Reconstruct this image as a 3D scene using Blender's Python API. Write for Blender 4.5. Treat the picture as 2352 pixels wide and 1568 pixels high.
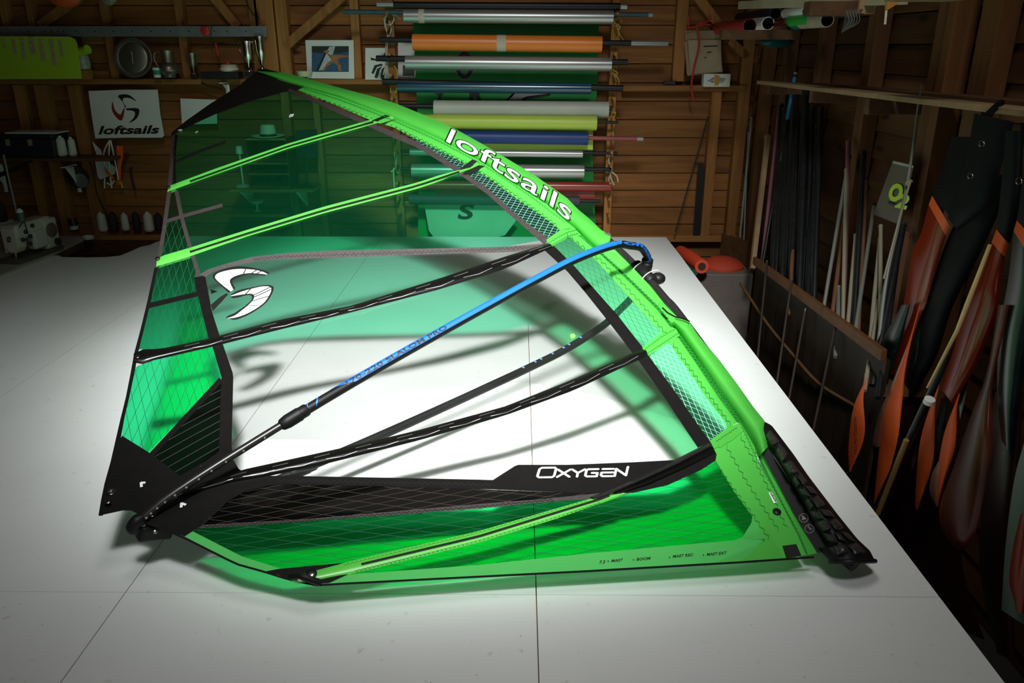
import bpy, bmesh, math, random
from mathutils import Vector as V, Matrix
from mathutils.geometry import delaunay_2d_cdt
random.seed(7)
scene = bpy.context.scene
for o in list(bpy.data.objects): bpy.data.objects.remove(o)
COL = scene.collection

# ------------------------------------------------------------------ camera
CH, FPX = 1.5, 1829.3
PITCH = math.atan(681 / FPX)
YAW = math.atan(18 * math.cos(PITCH) / FPX)
cam_d = bpy.data.cameras.new('camera'); cam_d.sensor_width = 36; cam_d.lens = FPX / 2352 * 36
cam_d.clip_start = .05
cam = bpy.data.objects.new('camera', cam_d); COL.objects.link(cam)
cam.location = (0, 0, CH); cam.rotation_euler = (math.pi / 2 - PITCH, 0, YAW)
scene.camera = cam
# ------------------------------------------------------------------ world, lights, exposure
w = bpy.data.worlds.new('world'); scene.world = w; w.use_nodes = True
w.node_tree.nodes['Background'].inputs[0].default_value = (.75, .85, 1, 1)
w.node_tree.nodes['Background'].inputs[1].default_value = .012
vs = scene.view_settings
vs.view_transform = 'Standard'; vs.look = 'None'; vs.gamma = 1; vs.exposure = 0; vs.use_curve_mapping = False

def aim(o, p, q):
    o.location = p; o.rotation_euler = (V(q) - V(p)).to_track_quat('-Z', 'Y').to_euler()
def spot(name, p, q, power, size, blend, radius, color):
    l = bpy.data.lights.new(name, 'SPOT'); l.energy = power; l.spot_size = math.radians(size); l.spot_blend = blend
    l.shadow_soft_size = radius; l.color = color
    o = bpy.data.objects.new(name, l); COL.objects.link(o); aim(o, p, q); return o
def area(name, p, q, power, sx, sy, color, spread=180):
    l = bpy.data.lights.new(name, 'AREA'); l.energy = power; l.shape = 'RECTANGLE'; l.size = sx; l.size_y = sy
    l.color = color; l.spread = math.radians(spread)
    o = bpy.data.objects.new(name, l); COL.objects.link(o); aim(o, p, q); return o
LAMP = V((.15, -.45, 5.0)); LAMP_AIM = V((-.4, 4.6, 0))
spot('ceiling_lamp_light', LAMP, LAMP_AIM, 1150, 54, 1., .55, (.97, 1, .985))
spot('ceiling_lamp_core', LAMP, (-.3, 4.0, 0), 3700, 36, 1., .27, (.97, 1, .985))
area('overhead_fill_light', (-.2, 1.6, 5.3), (-.2, 1.9, 0), 8.5, 1.4, 1.4, (1, .96, .91), 80)  # added fill from above, lifts the near floor
area('front_fill_light', (-.6, -1.55, 1.9), (-.2, 3, .6), 3.5, 1.3, 1.0, (1, .95, .88))  # added warm fill from behind the camera

# ------------------------------------------------------------------ pixel -> world (layout helper, photo is 2352x1568)
_cp, _sp, _cy, _sy = math.cos(PITCH), math.sin(PITCH), math.cos(YAW), math.sin(YAW)
FW = V((-_sy * _cp, _cy * _cp, -_sp)); RT = V((_cy, _sy, 0)); UP = RT.cross(FW)
EYE = V((0, 0, CH))
def ray(x, y): return FW + RT * ((x - 1176) / FPX) + UP * (-(y - 784) / FPX)
def pz(x, y, z=0.): d = ray(x, y); return EYE + d * ((z - CH) / d.z)
def pY(x, y, Y): d = ray(x, y); return EYE + d * (Y / d.y)
def pX(x, y, X): d = ray(x, y); return EYE + d * (X / d.x)
def proj(P):
    d = P - EYE; z = d.dot(FW); return (1176 + FPX * d.dot(RT) / z, 784 - FPX * d.dot(UP) / z)

# ------------------------------------------------------------------ materials
MATS = {}
def mat(name, col, rough=.6, metal=0., noise=.12, scale=8., bump=0., spec=.5, aniso=None, coat=0., trans=0.):
    if name in MATS: return MATS[name]
    m = bpy.data.materials.new(name); m.use_nodes = True; MATS[name] = m
    nt = m.node_tree; b = nt.nodes['Principled BSDF']
    b.inputs['Roughness'].default_value = rough; b.inputs['Metallic'].default_value = metal
    b.inputs['Specular IOR Level'].default_value = spec; b.inputs['Coat Weight'].default_value = coat
    b.inputs['Transmission Weight'].default_value = trans
    tc = nt.nodes.new('ShaderNodeTexCoord'); mp = nt.nodes.new('ShaderNodeMapping')
    mp.inputs['Scale'].default_value = aniso or (1, 1, 1)
    nz = nt.nodes.new('ShaderNodeTexNoise'); nz.inputs['Scale'].default_value = scale; nz.inputs['Detail'].default_value = 5
    nt.links.new(tc.outputs['Object'], mp.inputs[0]); nt.links.new(mp.outputs[0], nz.inputs[0])
    rp = nt.nodes.new('ShaderNodeValToRGB')
    rp.color_ramp.elements[0].position = .3; rp.color_ramp.elements[1].position = .7
    rp.color_ramp.elements[0].color = [c * (1 - noise) for c in col] + [1]
    rp.color_ramp.elements[1].color = [min(1, c * (1 + noise)) for c in col] + [1]
    nt.links.new(nz.outputs[0], rp.inputs[0]); nt.links.new(rp.outputs[0], b.inputs['Base Color'])
    if bump:
        bp = nt.nodes.new('ShaderNodeBump'); bp.inputs['Strength'].default_value = bump; bp.inputs['Distance'].default_value = .01
        nt.links.new(nz.outputs[0], bp.inputs['Height']); nt.links.new(bp.outputs[0], b.inputs['Normal'])
    return m
def wood(name, c0, c1, axis=0, rough=.65):
    if name in MATS: return MATS[name]
    m = bpy.data.materials.new(name); m.use_nodes = True; MATS[name] = m
    nt = m.node_tree; b = nt.nodes['Principled BSDF']; b.inputs['Roughness'].default_value = rough
    b.inputs['Specular IOR Level'].default_value = .25
    tc = nt.nodes.new('ShaderNodeTexCoord'); mp = nt.nodes.new('ShaderNodeMapping')
    sc = [9., 9., 9.]; sc[axis] = .7; mp.inputs['Scale'].default_value = sc
    oi = nt.nodes.new('ShaderNodeObjectInfo'); ad = nt.nodes.new('ShaderNodeVectorMath'); ad.operation = 'ADD'
    ml = nt.nodes.new('ShaderNodeVectorMath'); ml.operation = 'SCALE'; ml.inputs['Scale'].default_value = 37.
    nt.links.new(oi.outputs['Random'], ml.inputs[0]); nt.links.new(tc.outputs['Object'], ad.inputs[0])
    nt.links.new(ml.outputs[0], ad.inputs[1]); nt.links.new(ad.outputs[0], mp.inputs[0])
    nz = nt.nodes.new('ShaderNodeTexNoise'); nz.inputs['Scale'].default_value = 1.6; nz.inputs['Detail'].default_value = 8
    nz.inputs['Distortion'].default_value = 1.2
    nt.links.new(mp.outputs[0], nz.inputs[0])
    rp = nt.nodes.new('ShaderNodeValToRGB'); e = rp.color_ramp.elements
    e[0].position = .28; e[1].position = .72; e[0].color = (*c0, 1); e[1].color = (*c1, 1)
    nt.links.new(nz.outputs[0], rp.inputs[0])
    # knots
    mp2 = nt.nodes.new('ShaderNodeMapping'); s2 = [9., 9., 9.]; s2[axis] = 3.2; mp2.inputs['Scale'].default_value = s2
    nt.links.new(ad.outputs[0], mp2.inputs[0])
    vo = nt.nodes.new('ShaderNodeTexVoronoi'); vo.inputs['Scale'].default_value = .55; nt.links.new(mp2.outputs[0], vo.inputs[0])
    kr = nt.nodes.new('ShaderNodeValToRGB'); k = kr.color_ramp.elements
    k[0].position = .05; k[1].position = .13; k[0].color = (.22, .16, .12, 1); k[1].color = (1, 1, 1, 1)
    nt.links.new(vo.outputs['Distance'], kr.inputs[0])
    mx = nt.nodes.new('ShaderNodeMix'); mx.data_type = 'RGBA'; mx.blend_type = 'MULTIPLY'; mx.inputs[0].default_value = 1
    nt.links.new(rp.outputs[0], mx.inputs[6]); nt.links.new(kr.outputs[0], mx.inputs[7])
    hv = nt.nodes.new('ShaderNodeHueSaturation'); mr = nt.nodes.new('ShaderNodeMapRange')
    mr.inputs['To Min'].default_value = .72; mr.inputs['To Max'].default_value = 1.2
    nt.links.new(oi.outputs['Random'], mr.inputs[0]); nt.links.new(mr.outputs[0], hv.inputs['Value'])
    nt.links.new(mx.outputs[2], hv.inputs['Color'])
    nt.links.new(hv.outputs[0], b.inputs['Base Color'])
    bp = nt.nodes.new('ShaderNodeBump'); bp.inputs['Strength'].default_value = .25; bp.inputs['Distance'].default_value = .004
    nt.links.new(nz.outputs[0], bp.inputs['Height']); nt.links.new(bp.outputs[0], b.inputs['Normal'])
    return m
def film(name, tint, haze=.03, hazecol=(.9, .95, .92), gloss=.5, rough=.05, ior=1.35):
    """clear or coloured sail film: light passes through tinted, a little gloss and a little haze"""
    if name in MATS: return MATS[name]
    m = bpy.data.materials.new(name); m.use_nodes = True; MATS[name] = m
    nt = m.node_tree; nt.nodes.clear(); out = nt.nodes.new('ShaderNodeOutputMaterial')
    tr = nt.nodes.new('ShaderNodeBsdfTransparent')
    tc = nt.nodes.new('ShaderNodeTexCoord'); nz = nt.nodes.new('ShaderNodeTexNoise')
    nz.inputs['Scale'].default_value = 2.2; nz.inputs['Detail'].default_value = 4; nt.links.new(tc.outputs['Object'], nz.inputs[0])
    rp = nt.nodes.new('ShaderNodeValToRGB'); rp.color_ramp.elements[0].position = .3; rp.color_ramp.elements[1].position = .7
    rp.color_ramp.elements[0].color = [c * .94 for c in tint] + [1]; rp.color_ramp.elements[1].color = [min(1, c * 1.03) for c in tint] + [1]
    nt.links.new(nz.outputs[0], rp.inputs[0]); nt.links.new(rp.outputs[0], tr.inputs[0])
    df = nt.nodes.new('ShaderNodeBsdfDiffuse'); df.inputs[0].default_value = (*hazecol, 1)
    tl = nt.nodes.new('ShaderNodeBsdfTranslucent'); tl.inputs[0].default_value = (*hazecol, 1)
    a = nt.nodes.new('ShaderNodeMixShader'); a.inputs[0].default_value = .5
    nt.links.new(df.outputs[0], a.inputs[1]); nt.links.new(tl.outputs[0], a.inputs[2])
    h = nt.nodes.new('ShaderNodeMixShader'); h.inputs[0].default_value = haze
    nt.links.new(tr.outputs[0], h.inputs[1]); nt.links.new(a.outputs[0], h.inputs[2])
    gl = nt.nodes.new('ShaderNodeBsdfGlossy'); gl.inputs['Roughness'].default_value = rough
    bn = nt.nodes.new('ShaderNodeBump'); bn.inputs['Strength'].default_value = .1; bn.inputs['Distance'].default_value = .02
    nt.links.new(nz.outputs[0], bn.inputs['Height']); nt.links.new(bn.outputs[0], gl.inputs['Normal'])
    fr = nt.nodes.new('ShaderNodeFresnel'); fr.inputs[0].default_value = ior
    mm = nt.nodes.new('ShaderNodeMath'); mm.operation = 'MULTIPLY'; mm.inputs[1].default_value = gloss
    nt.links.new(fr.outputs[0], mm.inputs[0])
    f = nt.nodes.new('ShaderNodeMixShader'); nt.links.new(mm.outputs[0], f.inputs[0])
    nt.links.new(h.outputs[0], f.inputs[1]); nt.links.new(gl.outputs[0], f.inputs[2])
    nt.links.new(f.outputs[0], out.inputs[0]); return m
def cloth(name, col, tl=.4, tlcol=None, rough=.6, gloss=.05, noise=.06):
    """sail cloth that lets part of the light glow through"""
    if name in MATS: return MATS[name]
    m = bpy.data.materials.new(name); m.use_nodes = True; MATS[name] = m
    nt = m.node_tree; nt.nodes.clear(); out = nt.nodes.new('ShaderNodeOutputMaterial')
    tc = nt.nodes.new('ShaderNodeTexCoord'); nz = nt.nodes.new('ShaderNodeTexNoise'); nz.inputs['Scale'].default_value = 5
    nz.inputs['Detail'].default_value = 4
    nt.links.new(tc.outputs['Object'], nz.inputs[0])
    rp = nt.nodes.new('ShaderNodeValToRGB'); rp.color_ramp.elements[0].position = .3; rp.color_ramp.elements[1].position = .7
    rp.color_ramp.elements[0].color = [c * (1 - noise) for c in col] + [1]; rp.color_ramp.elements[1].color = [min(1, c * (1 + noise)) for c in col] + [1]
    nt.links.new(nz.outputs[0], rp.inputs[0])
    bn = nt.nodes.new('ShaderNodeBump'); bn.inputs['Strength'].default_value = .25; bn.inputs['Distance'].default_value = .02
    nt.links.new(nz.outputs[0], bn.inputs['Height'])
    df = nt.nodes.new('ShaderNodeBsdfDiffuse'); nt.links.new(rp.outputs[0], df.inputs[0]); nt.links.new(bn.outputs[0], df.inputs['Normal'])
    t = nt.nodes.new('ShaderNodeBsdfTranslucent'); t.inputs[0].default_value = (*(tlcol or col), 1)
    a = nt.nodes.new('ShaderNodeMixShader'); a.inputs[0].default_value = tl
    nt.links.new(df.outputs[0], a.inputs[1]); nt.links.new(t.outputs[0], a.inputs[2])
    gl = nt.nodes.new('ShaderNodeBsdfGlossy'); gl.inputs['Roughness'].default_value = rough
    f = nt.nodes.new('ShaderNodeMixShader'); f.inputs[0].default_value = gloss
    nt.links.new(a.outputs[0], f.inputs[1]); nt.links.new(gl.outputs[0], f.inputs[2])
    nt.links.new(f.outputs[0], out.inputs[0]); return m

# ------------------------------------------------------------------ mesh builder and object helpers
class MB:
    def __init__(s): s.v = []; s.f = []
    def add(s, vs, fs):
        n = len(s.v); s.v += [V(p) for p in vs]; s.f += [tuple(n + i for i in f) for f in fs]; return s
    def box(s, c, sz, rot=None):
        c = V(c); h = [x / 2 for x in sz]
        ps = [V((x * h[0], y * h[1], z * h[2])) for x in (-1, 1) for y in (-1, 1) for z in (-1, 1)]
        if rot: ps = [rot @ p for p in ps]
        return s.add([c + p for p in ps], [(0, 1, 3, 2), (4, 6, 7, 5), (0, 4, 5, 1), (2, 3, 7, 6), (0, 2, 6, 4), (1, 5, 7, 3)])
    def beam(s, p, q, w_, h_, up=(0, 0, 1)):
        p, q = V(p), V(q); d = q - p; L = d.length; z = d.normalized(); x = V(up).cross(z)
        if x.length < 1e-4: x = V((1, 0, 0)).cross(z)
        x.normalize(); y = z.cross(x)
        return s.box((p + q) / 2, (w_, h_, L), Matrix((x, y, z)).transposed())
    def tube(s, path, r, n=12, cap=True):
        path = [V(p) for p in path]; k = len(path); R = r if isinstance(r, (list, tuple)) else [r] * k
        t0 = (path[1] - path[0]).normalized(); u = t0.orthogonal().normalized(); vs = []; fs = []
        for i, p in enumerate(path):
            t = (path[min(i + 1, k - 1)] - path[max(i - 1, 0)]).normalized()
            u = (u - t * u.dot(t)).normalized(); b = t.cross(u)
            vs += [p + (u * math.cos(2 * math.pi * j / n) + b * math.sin(2 * math.pi * j / n)) * R[i] for j in range(n)]
        for i in range(k - 1):
            for j in range(n):
                a = i * n + j; c = i * n + (j + 1) % n; fs.append((a, c, c + n, a + n))
        if cap: fs += [tuple(range(n - 1, -1, -1)), tuple(range((k - 1) * n, k * n))]
        return s.add(vs, fs)
    def lathe(s, o, prof, n=20, ax=(0, 0, 1)):
        z = V(ax).normalized(); x = z.orthogonal().normalized(); y = z.cross(x); o = V(o); vs = []; fs = []; k = len(prof)
        for r, h in prof:
            vs += [o + z * h + (x * math.cos(2 * math.pi * j / n) + y * math.sin(2 * math.pi * j / n)) * max(r, .0004) for j in range(n)]
        for i in range(k - 1):
            for j in range(n):
                a = i * n + j; c = i * n + (j + 1) % n; fs.append((a, c, c + n, a + n))
        fs += [tuple(range(n - 1, -1, -1)), tuple(range((k - 1) * n, k * n))]
        return s.add(vs, fs)
    def prism(s, front, d):
        """closed slab: polygon 'front' pushed back along vector d (concave outlines allowed)"""
        n = len(front); front = [V(p) for p in front]; d = V(d)
        nrm = V((0, 0, 0))
        for i in range(n): nrm += front[i].cross(front[(i + 1) % n])
        x = (front[1] - front[0]).normalized(); y = nrm.normalized().cross(x)
        tri = tess([(p.dot(x), p.dot(y)) for p in front])
        return s.add(front + [p + d for p in front], [t for t in tri] + [(t[2] + n, t[1] + n, t[0] + n) for t in tri] +
                     [(i, i + n, (i + 1) % n + n, (i + 1) % n) for i in range(n)])
    def ball(s, c, r, n=12, sc=(1, 1, 1)):
        vs = []; fs = []; m = n // 2
        for i in range(m + 1):
            a = math.pi * i / m
            for j in range(n):
                b = 2 * math.pi * j / n
                vs.append(V(c) + V((r * sc[0] * math.sin(a) * math.cos(b), r * sc[1] * math.sin(a) * math.sin(b), r * sc[2] * math.cos(a))))
        for i in range(m):
            for j in range(n): fs.append((i * n + j, (i + 1) * n + j, (i + 1) * n + (j + 1) % n, i * n + (j + 1) % n))
        return s.add(vs, fs)
    def grid(s, rows):
        """rows: list of equal-length lists of points"""
        k = len(rows[0]); vs = [p for r in rows for p in r]
        return s.add(vs, [(i * k + j, i * k + j + 1, (i + 1) * k + j + 1, (i + 1) * k + j) for i in range(len(rows) - 1) for j in range(k - 1)])
def tess(p2):
    vs, _, fs, ov, _, _ = delaunay_2d_cdt([V(p) for p in p2], [], [list(range(len(p2)))], 1, 1e-7)
    return [tuple(ov[i][0] for i in f) for f in fs if all(ov[i] for i in f)]
ORG = {}
def obj(name, mb, m, parent=None, smooth=False, bevel=0., **props):
    o0 = ORG.get(parent.name, V((0, 0, 0))) if parent else V((0, 0, 0))
    base = V((0, 0, 0))
    if parent is None and mb.v:
        lo = [min(p[i] for p in mb.v) for i in range(3)]; hi = [max(p[i] for p in mb.v) for i in range(3)]
        base = V(((lo[0] + hi[0]) / 2, (lo[1] + hi[1]) / 2, lo[2]))
    me = bpy.data.meshes.new(name); sh = base if parent is None else o0
    me.from_pydata([p - sh for p in mb.v], [], mb.f); me.validate(); me.update()
    b = bmesh.new(); b.from_mesh(me); bmesh.ops.recalc_face_normals(b, faces=b.faces[:])
    b.to_mesh(me); b.free()
    me.materials.append(m)
    if smooth:
        me.polygons.foreach_set('use_smooth', [True] * len(me.polygons))
        try: me.set_sharp_from_angle(angle=math.radians(40))
        except Exception: pass
    o = bpy.data.objects.new(name, me); COL.objects.link(o)
    if parent: o.parent = parent; ORG[o.name] = o0
    else: o.location = base; ORG[o.name] = base
    if bevel:
        md = o.modifiers.new('bevel', 'BEVEL'); md.width = bevel; md.segments = 2; md.limit_method = 'ANGLE'
    for k, x in props.items(): o[k] = x
    return o
def thing(name, label, cat, loc, group=None):
    e = bpy.data.objects.new(name, None); COL.objects.link(e); e.location = loc; e.empty_display_size = .05
    ORG[e.name] = V(loc); e['label'] = label; e['category'] = cat
    if group: e['group'] = group
    return e
def tag(o, label, cat, group=None):
    o['label'] = label; o['category'] = cat
    if group: o['group'] = group
    return o
def struct(o): o['kind'] = 'structure'; return o
def text2d(s, shear=0., offset=0., space=1., sx=1.):
    """letters as flat triangles in a unit frame: returns verts (x, y), faces, width"""
    cu = bpy.data.curves.new('t', 'FONT'); cu.body = s; cu.size = 1; cu.shear = shear; cu.offset = offset; cu.space_character = space
    cu.resolution_u = 4
    o = bpy.data.objects.new('t', cu); COL.objects.link(o)
    dg = bpy.context.evaluated_depsgraph_get(); me = bpy.data.meshes.new_from_object(o.evaluated_get(dg))
    b = bmesh.new(); b.from_mesh(me); bmesh.ops.triangulate(b, faces=b.faces[:])
    x0 = min(v.co.x for v in b.verts); x1 = max(v.co.x for v in b.verts); y0 = min(v.co.y for v in b.verts); y1 = max(v.co.y for v in b.verts)
    bpy.data.objects.remove(o); bpy.data.curves.remove(cu); bpy.data.meshes.remove(me)
    return b, x0, x1, y0, y1
def letters(s, fn, nx=30, ny=6, shear=0., offset=0., space=1., box=None):
    """text laid on a surface by fn(u, v) with u, v in 0..1; box fixes the frame so an outline and a fill register"""
    b, x0, x1, y0, y1 = text2d(s, shear, offset, space)
    if box: x0, x1, y0, y1 = box
    for i in range(1, nx):
        bmesh.ops.bisect_plane(b, geom=b.verts[:] + b.edges[:] + b.faces[:], plane_co=(x0 + (x1 - x0) * i / nx, 0, 0), plane_no=(1, 0, 0))
    for i in range(1, ny):
        bmesh.ops.bisect_plane(b, geom=b.verts[:] + b.edges[:] + b.faces[:], plane_co=(0, y0 + (y1 - y0) * i / ny, 0), plane_no=(0, 1, 0))
    b.verts.index_update(); m = MB()
    m.add([fn((v.co.x - x0) / (x1 - x0), (v.co.y - y0) / (y1 - y0)) for v in b.verts], [tuple(v.index for v in f.verts) for f in b.faces])
    b.free(); return m, (x0, x1, y0, y1)
def lerp(a, b, t): return a + (b - a) * t
def polyline(pts, n):
    """n points evenly spaced along a 2D/3D polyline"""
    P = [V(p) for p in pts]; L = [0]
    for a, b in zip(P, P[1:]): L.append(L[-1] + (b - a).length)
    out = []; j = 0
    for i in range(n):
        s = L[-1] * i / (n - 1)
        while j < len(L) - 2 and L[j + 1] < s: j += 1
        out.append(P[j].lerp(P[j + 1], (s - L[j]) / max(1e-9, L[j + 1] - L[j])))
    return out
def spline(pts, n):
    """smooth curve (Catmull-Rom) through points, n samples"""
    P = [V(p) for p in pts]; P = [P[0] * 2 - P[1]] + P + [P[-1] * 2 - P[-2]]; k = len(P) - 3; out = []
    for i in range(n):
        s = min(i / (n - 1) * k, k - 1e-6); j = int(s); t = s - j; a, b, c, d = P[j:j + 4]
        out.append((b * 2 + (c - a) * t + (a * 2 - b * 5 + c * 4 - d) * t * t + (b * 3 - a - c * 3 + d) * t ** 3) * .5)
    return out
# ================================================================== SETTING
WY = 6.95            # face of the back wall boards
WX = 1.95            # face of the right wall boards
W_FLOOR = None
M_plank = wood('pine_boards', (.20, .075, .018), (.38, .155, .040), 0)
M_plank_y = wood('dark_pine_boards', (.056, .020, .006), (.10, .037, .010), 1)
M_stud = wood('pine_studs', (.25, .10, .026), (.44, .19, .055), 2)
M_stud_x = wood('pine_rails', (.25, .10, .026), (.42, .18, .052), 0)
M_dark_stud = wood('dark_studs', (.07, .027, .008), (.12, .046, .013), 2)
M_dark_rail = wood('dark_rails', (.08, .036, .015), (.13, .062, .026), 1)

def make_floor_mat():
    m = mat('white_floor_paint', (.80, .81, .80), .42, noise=.025, scale=2.5, spec=.35)
    nt = m.node_tree; b = nt.nodes['Principled BSDF']
    src = b.inputs['Base Color'].links[0].from_socket
    tc = nt.nodes.new('ShaderNodeTexCoord')
    vo = nt.nodes.new('ShaderNodeTexVoronoi'); vo.inputs['Scale'].default_value = 11; nt.links.new(tc.outputs['Object'], vo.inputs[0])
    r = nt.nodes.new('ShaderNodeValToRGB'); e = r.color_ramp.elements
    e[0].position = .02; e[1].position = .035; e[0].color = (.35, .25, .17, 1); e[1].color = (1, 1, 1, 1)
    nt.links.new(vo.outputs['Distance'], r.inputs[0])
    mx = nt.nodes.new('ShaderNodeMix'); mx.data_type = 'RGBA'; mx.blend_type = 'MULTIPLY'; mx.inputs[0].default_value = .6
    nt.links.new(src, mx.inputs[6]); nt.links.new(r.outputs[0], mx.inputs[7])
    # faint scuffs
    n2 = nt.nodes.new('ShaderNodeTexNoise'); n2.inputs['Scale'].default_value = 26; n2.inputs['Detail'].default_value = 6
    nt.links.new(tc.outputs['Object'], n2.inputs[0])
    r2 = nt.nodes.new('ShaderNodeValToRGB'); e = r2.color_ramp.elements
    e[0].position = .24; e[1].position = .34; e[0].color = (.6, .55, .48, 1); e[1].color = (1, 1, 1, 1)
    nt.links.new(n2.outputs[0], r2.inputs[0])
    m2 = nt.nodes.new('ShaderNodeMix'); m2.data_type = 'RGBA'; m2.blend_type = 'MULTIPLY'; m2.inputs[0].default_value = .5
    nt.links.new(mx.outputs[2], m2.inputs[6]); nt.links.new(r2.outputs[0], m2.inputs[7])
    nt.links.new(m2.outputs[2], b.inputs['Base Color'])
    return m
M_floor = make_floor_mat()
M_ply = wood('plywood_edge', (.22, .13, .07), (.34, .21, .12), 1)
M_under = mat('bare_concrete', (.05, .045, .04), .9)

# raised white floor: an underlay and painted boards with fine joints
fl = MB()
curve = [pz(*p) for p in ((13, 631), (118, 588), (134, 586), (142, 590), (200, 591), (245, 590), (275, 587), (300, 577), (322, 567), (345, 562))]
left_out = [V((-5.1, -1.5, 0)), V((-5.1, 5.0, 0))] + [V((-4.4, 5.0, 0))]
outline = [V((1.215, -1.5, -.03)), V((1.215, 6.52, -.03)), V((-2.9, 6.52, -.03)), V((-2.95, 6.3, -.03))] + \
    [V((p.x, p.y - .004, -.03)) for p in reversed(curve)] + [V((-3.75, 5.2, -.03)), V((-5.1, 4.55, -.03)), V((-5.1, -1.5, -.03))]
fl.prism(outline, (0, 0, -.05))
floor = struct(obj('floor', fl, M_ply))
XS = [-5.1, -3.56, -2.357, -1.148, .053, 1.222]
YS = [-1.5, -.51, 1.918, 4.35, 6.53]
def board(pts):
    n = len(pts); m = MB().prism([V((p[0], p[1], 0)) for p in pts], (0, 0, -.029))
    return obj('floor_board', m, M_floor, floor)
G = .0016
for i in range(5):
    for j in range(3):
        a, b_, c, d = XS[i] + G, XS[i + 1] - (G if i < 4 else 0), YS[j] + (G if j != 2 else .0003), YS[j + 1] - (G if j != 2 else .0003)
        board([(a, c), (b_, c), (b_, d), (a, d)])
# far row: one wide board on the right, ragged right edge, curved cut-out at the sewing pit
board([(XS[3] + G, YS[3] + .0003), (XS[5], YS[3] + .0003), (XS[5], 5.4), (XS[5] + .004, 5.9), (XS[5], 6.53), (XS[3] + G, 6.53)])
board([(XS[2] + G, YS[3] + .0003), (XS[3] - G, YS[3] + .0003), (XS[3] - G, 6.53), (XS[2] + G, 6.53)])
cl = [(p.x, p.y) for p in curve]
board([(XS[2] - G, YS[3] + .0003), (XS[2] - G, 6.53), (-2.9, 6.53), (-2.95, 6.3)] + list(reversed(cl)) + [(-3.75, 5.2), (-4.6, 4.78), (-5.09, 4.56), (-5.09, YS[3] + .0003)])
# lower ground in the pit and beside the raised floor
g = MB().box((-1.3, 2.8, -.82), (8.2, 9.2, .04)); struct(obj('floor_lower', g, M_under))
# edge skirt under the right side of the raised floor
sk = MB().box((1.19, 2.5, -.45), (.03, 8.0, .72)); struct(obj('trim_1', sk, M_dark_rail))

# --- back wall: overlapping pine boards, each its own piece, nailed to studs in front
wb = MB().box((-1.6, WY + .07, 2.3), (7.4, .04, 6.4)); wall_back = struct(obj('wall_back', wb, M_plank))
zline = pY(1500, 356, WY).z; PH = .148
k0 = math.floor((-.8 - zline) / PH)
def plank_mesh(L, axis):
    # shiplap board, thicker at its lower edge
    m = MB(); h = PH - .006
    prof = [(0, 0), (.03, 0), (.012, h), (0, h)]
    vs = []
    for e in (-L / 2, L / 2):
        for d, z in prof: vs.append((e, -d, z) if axis == 0 else (-d, e, z))
    m.add(vs, [(0, 1, 2, 3), (7, 6, 5, 4), (0, 4, 5, 1), (1, 5, 6, 2), (2, 6, 7, 3), (3, 7, 4, 0)]); return m
pm = obj('plank', plank_mesh(7.1, 0), M_plank, wall_back)
first = True
for k in range(42):
    z = zline + (k0 + k) * PH
    o = pm if first else pm.copy()
    if not first: COL.objects.link(o)
    first = False
    o.parent = wall_back; o.location = V((-1.6, WY + .03, z))
def stud(px, py, wpx, z0, z1, Y=WY - .0, depth=.09, m=None, parent=None):
    x = pY(px, py, Y - depth).x; wd = wpx / 262.
    b = MB().box((x, Y - depth / 2, (z0 + z1) / 2), (wd, depth, z1 - z0))
    return obj('stud', b, m or M_stud, parent or wall_back, bevel=.003)
SH = pY(400, 181, WY - .13).z      # shelf rail top height
for px, py, wp, z0, z1 in ((6, 20, 14, SH, 5.4), (66, 20, 13, SH, 5.4), (238, 20, 17, SH, 5.4), (409, 20, 16, SH, 5.4), (580, 20, 18, SH, 5.4),
                           (613, 100, 40, SH, 5.4), (648, 60, 25, SH, 5.4), (815, 60, 18, SH, 5.4), (1566, 60, 24, SH - .02, 5.4),
                           (45, 230, 20, -.4, SH - .05), (97, 230, 28, -.4, SH - .05), (174, 230, 28, -.4, SH - .05),
                           (1640, 300, 21, -.1, SH - .02), (1702, 300, 24, -.3, 5.4), (655, 240, 18, -.2, SH - .05), (730, 300, 14, -.2, SH - .05)):
    stud(px, py, wp, z0, z1)
# horizontal ledge carried by the studs (left and right of the roll rack)
def rail(px0, px1, py0, py1, depth, m=M_stud_x, Y=WY):
    a, b = pY(px0, py0, Y - depth), pY(px1, py1, Y - depth)
    q = MB().box(((a.x + b.x) / 2, Y - depth / 2, (a.z + b.z) / 2), (abs(b.x - a.x), depth, abs(a.z - b.z)))
    return obj('ledge', q, m, wall_back, bevel=.003)
rail(-60, 1000, 181, 194, .14); rail(1430, 1712, 196, 210, .11); rail(-60, 640, 541, 553, .12); rail(1290, 1712, 541, 556, .12)
rail(186, 252, 84, 102, .05); rail(186, 252, 163, 181, .05)
def brace(p0, p1, wd=.07):
    a, b = pY(*p0, WY - .06), pY(*p1, WY - .06)
    obj('brace', MB().beam(a, b, wd, .06, up=(0, 1, 0)), M_stud, wall_back, bevel=.003)
brace((95, 60), (205, -25)); brace((548, 62), (478, -25)); brace((655, 108), (790, -10)); brace((1668, 80), (1600, -10)); brace((1716, 130), (1675, 92), .06)

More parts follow.
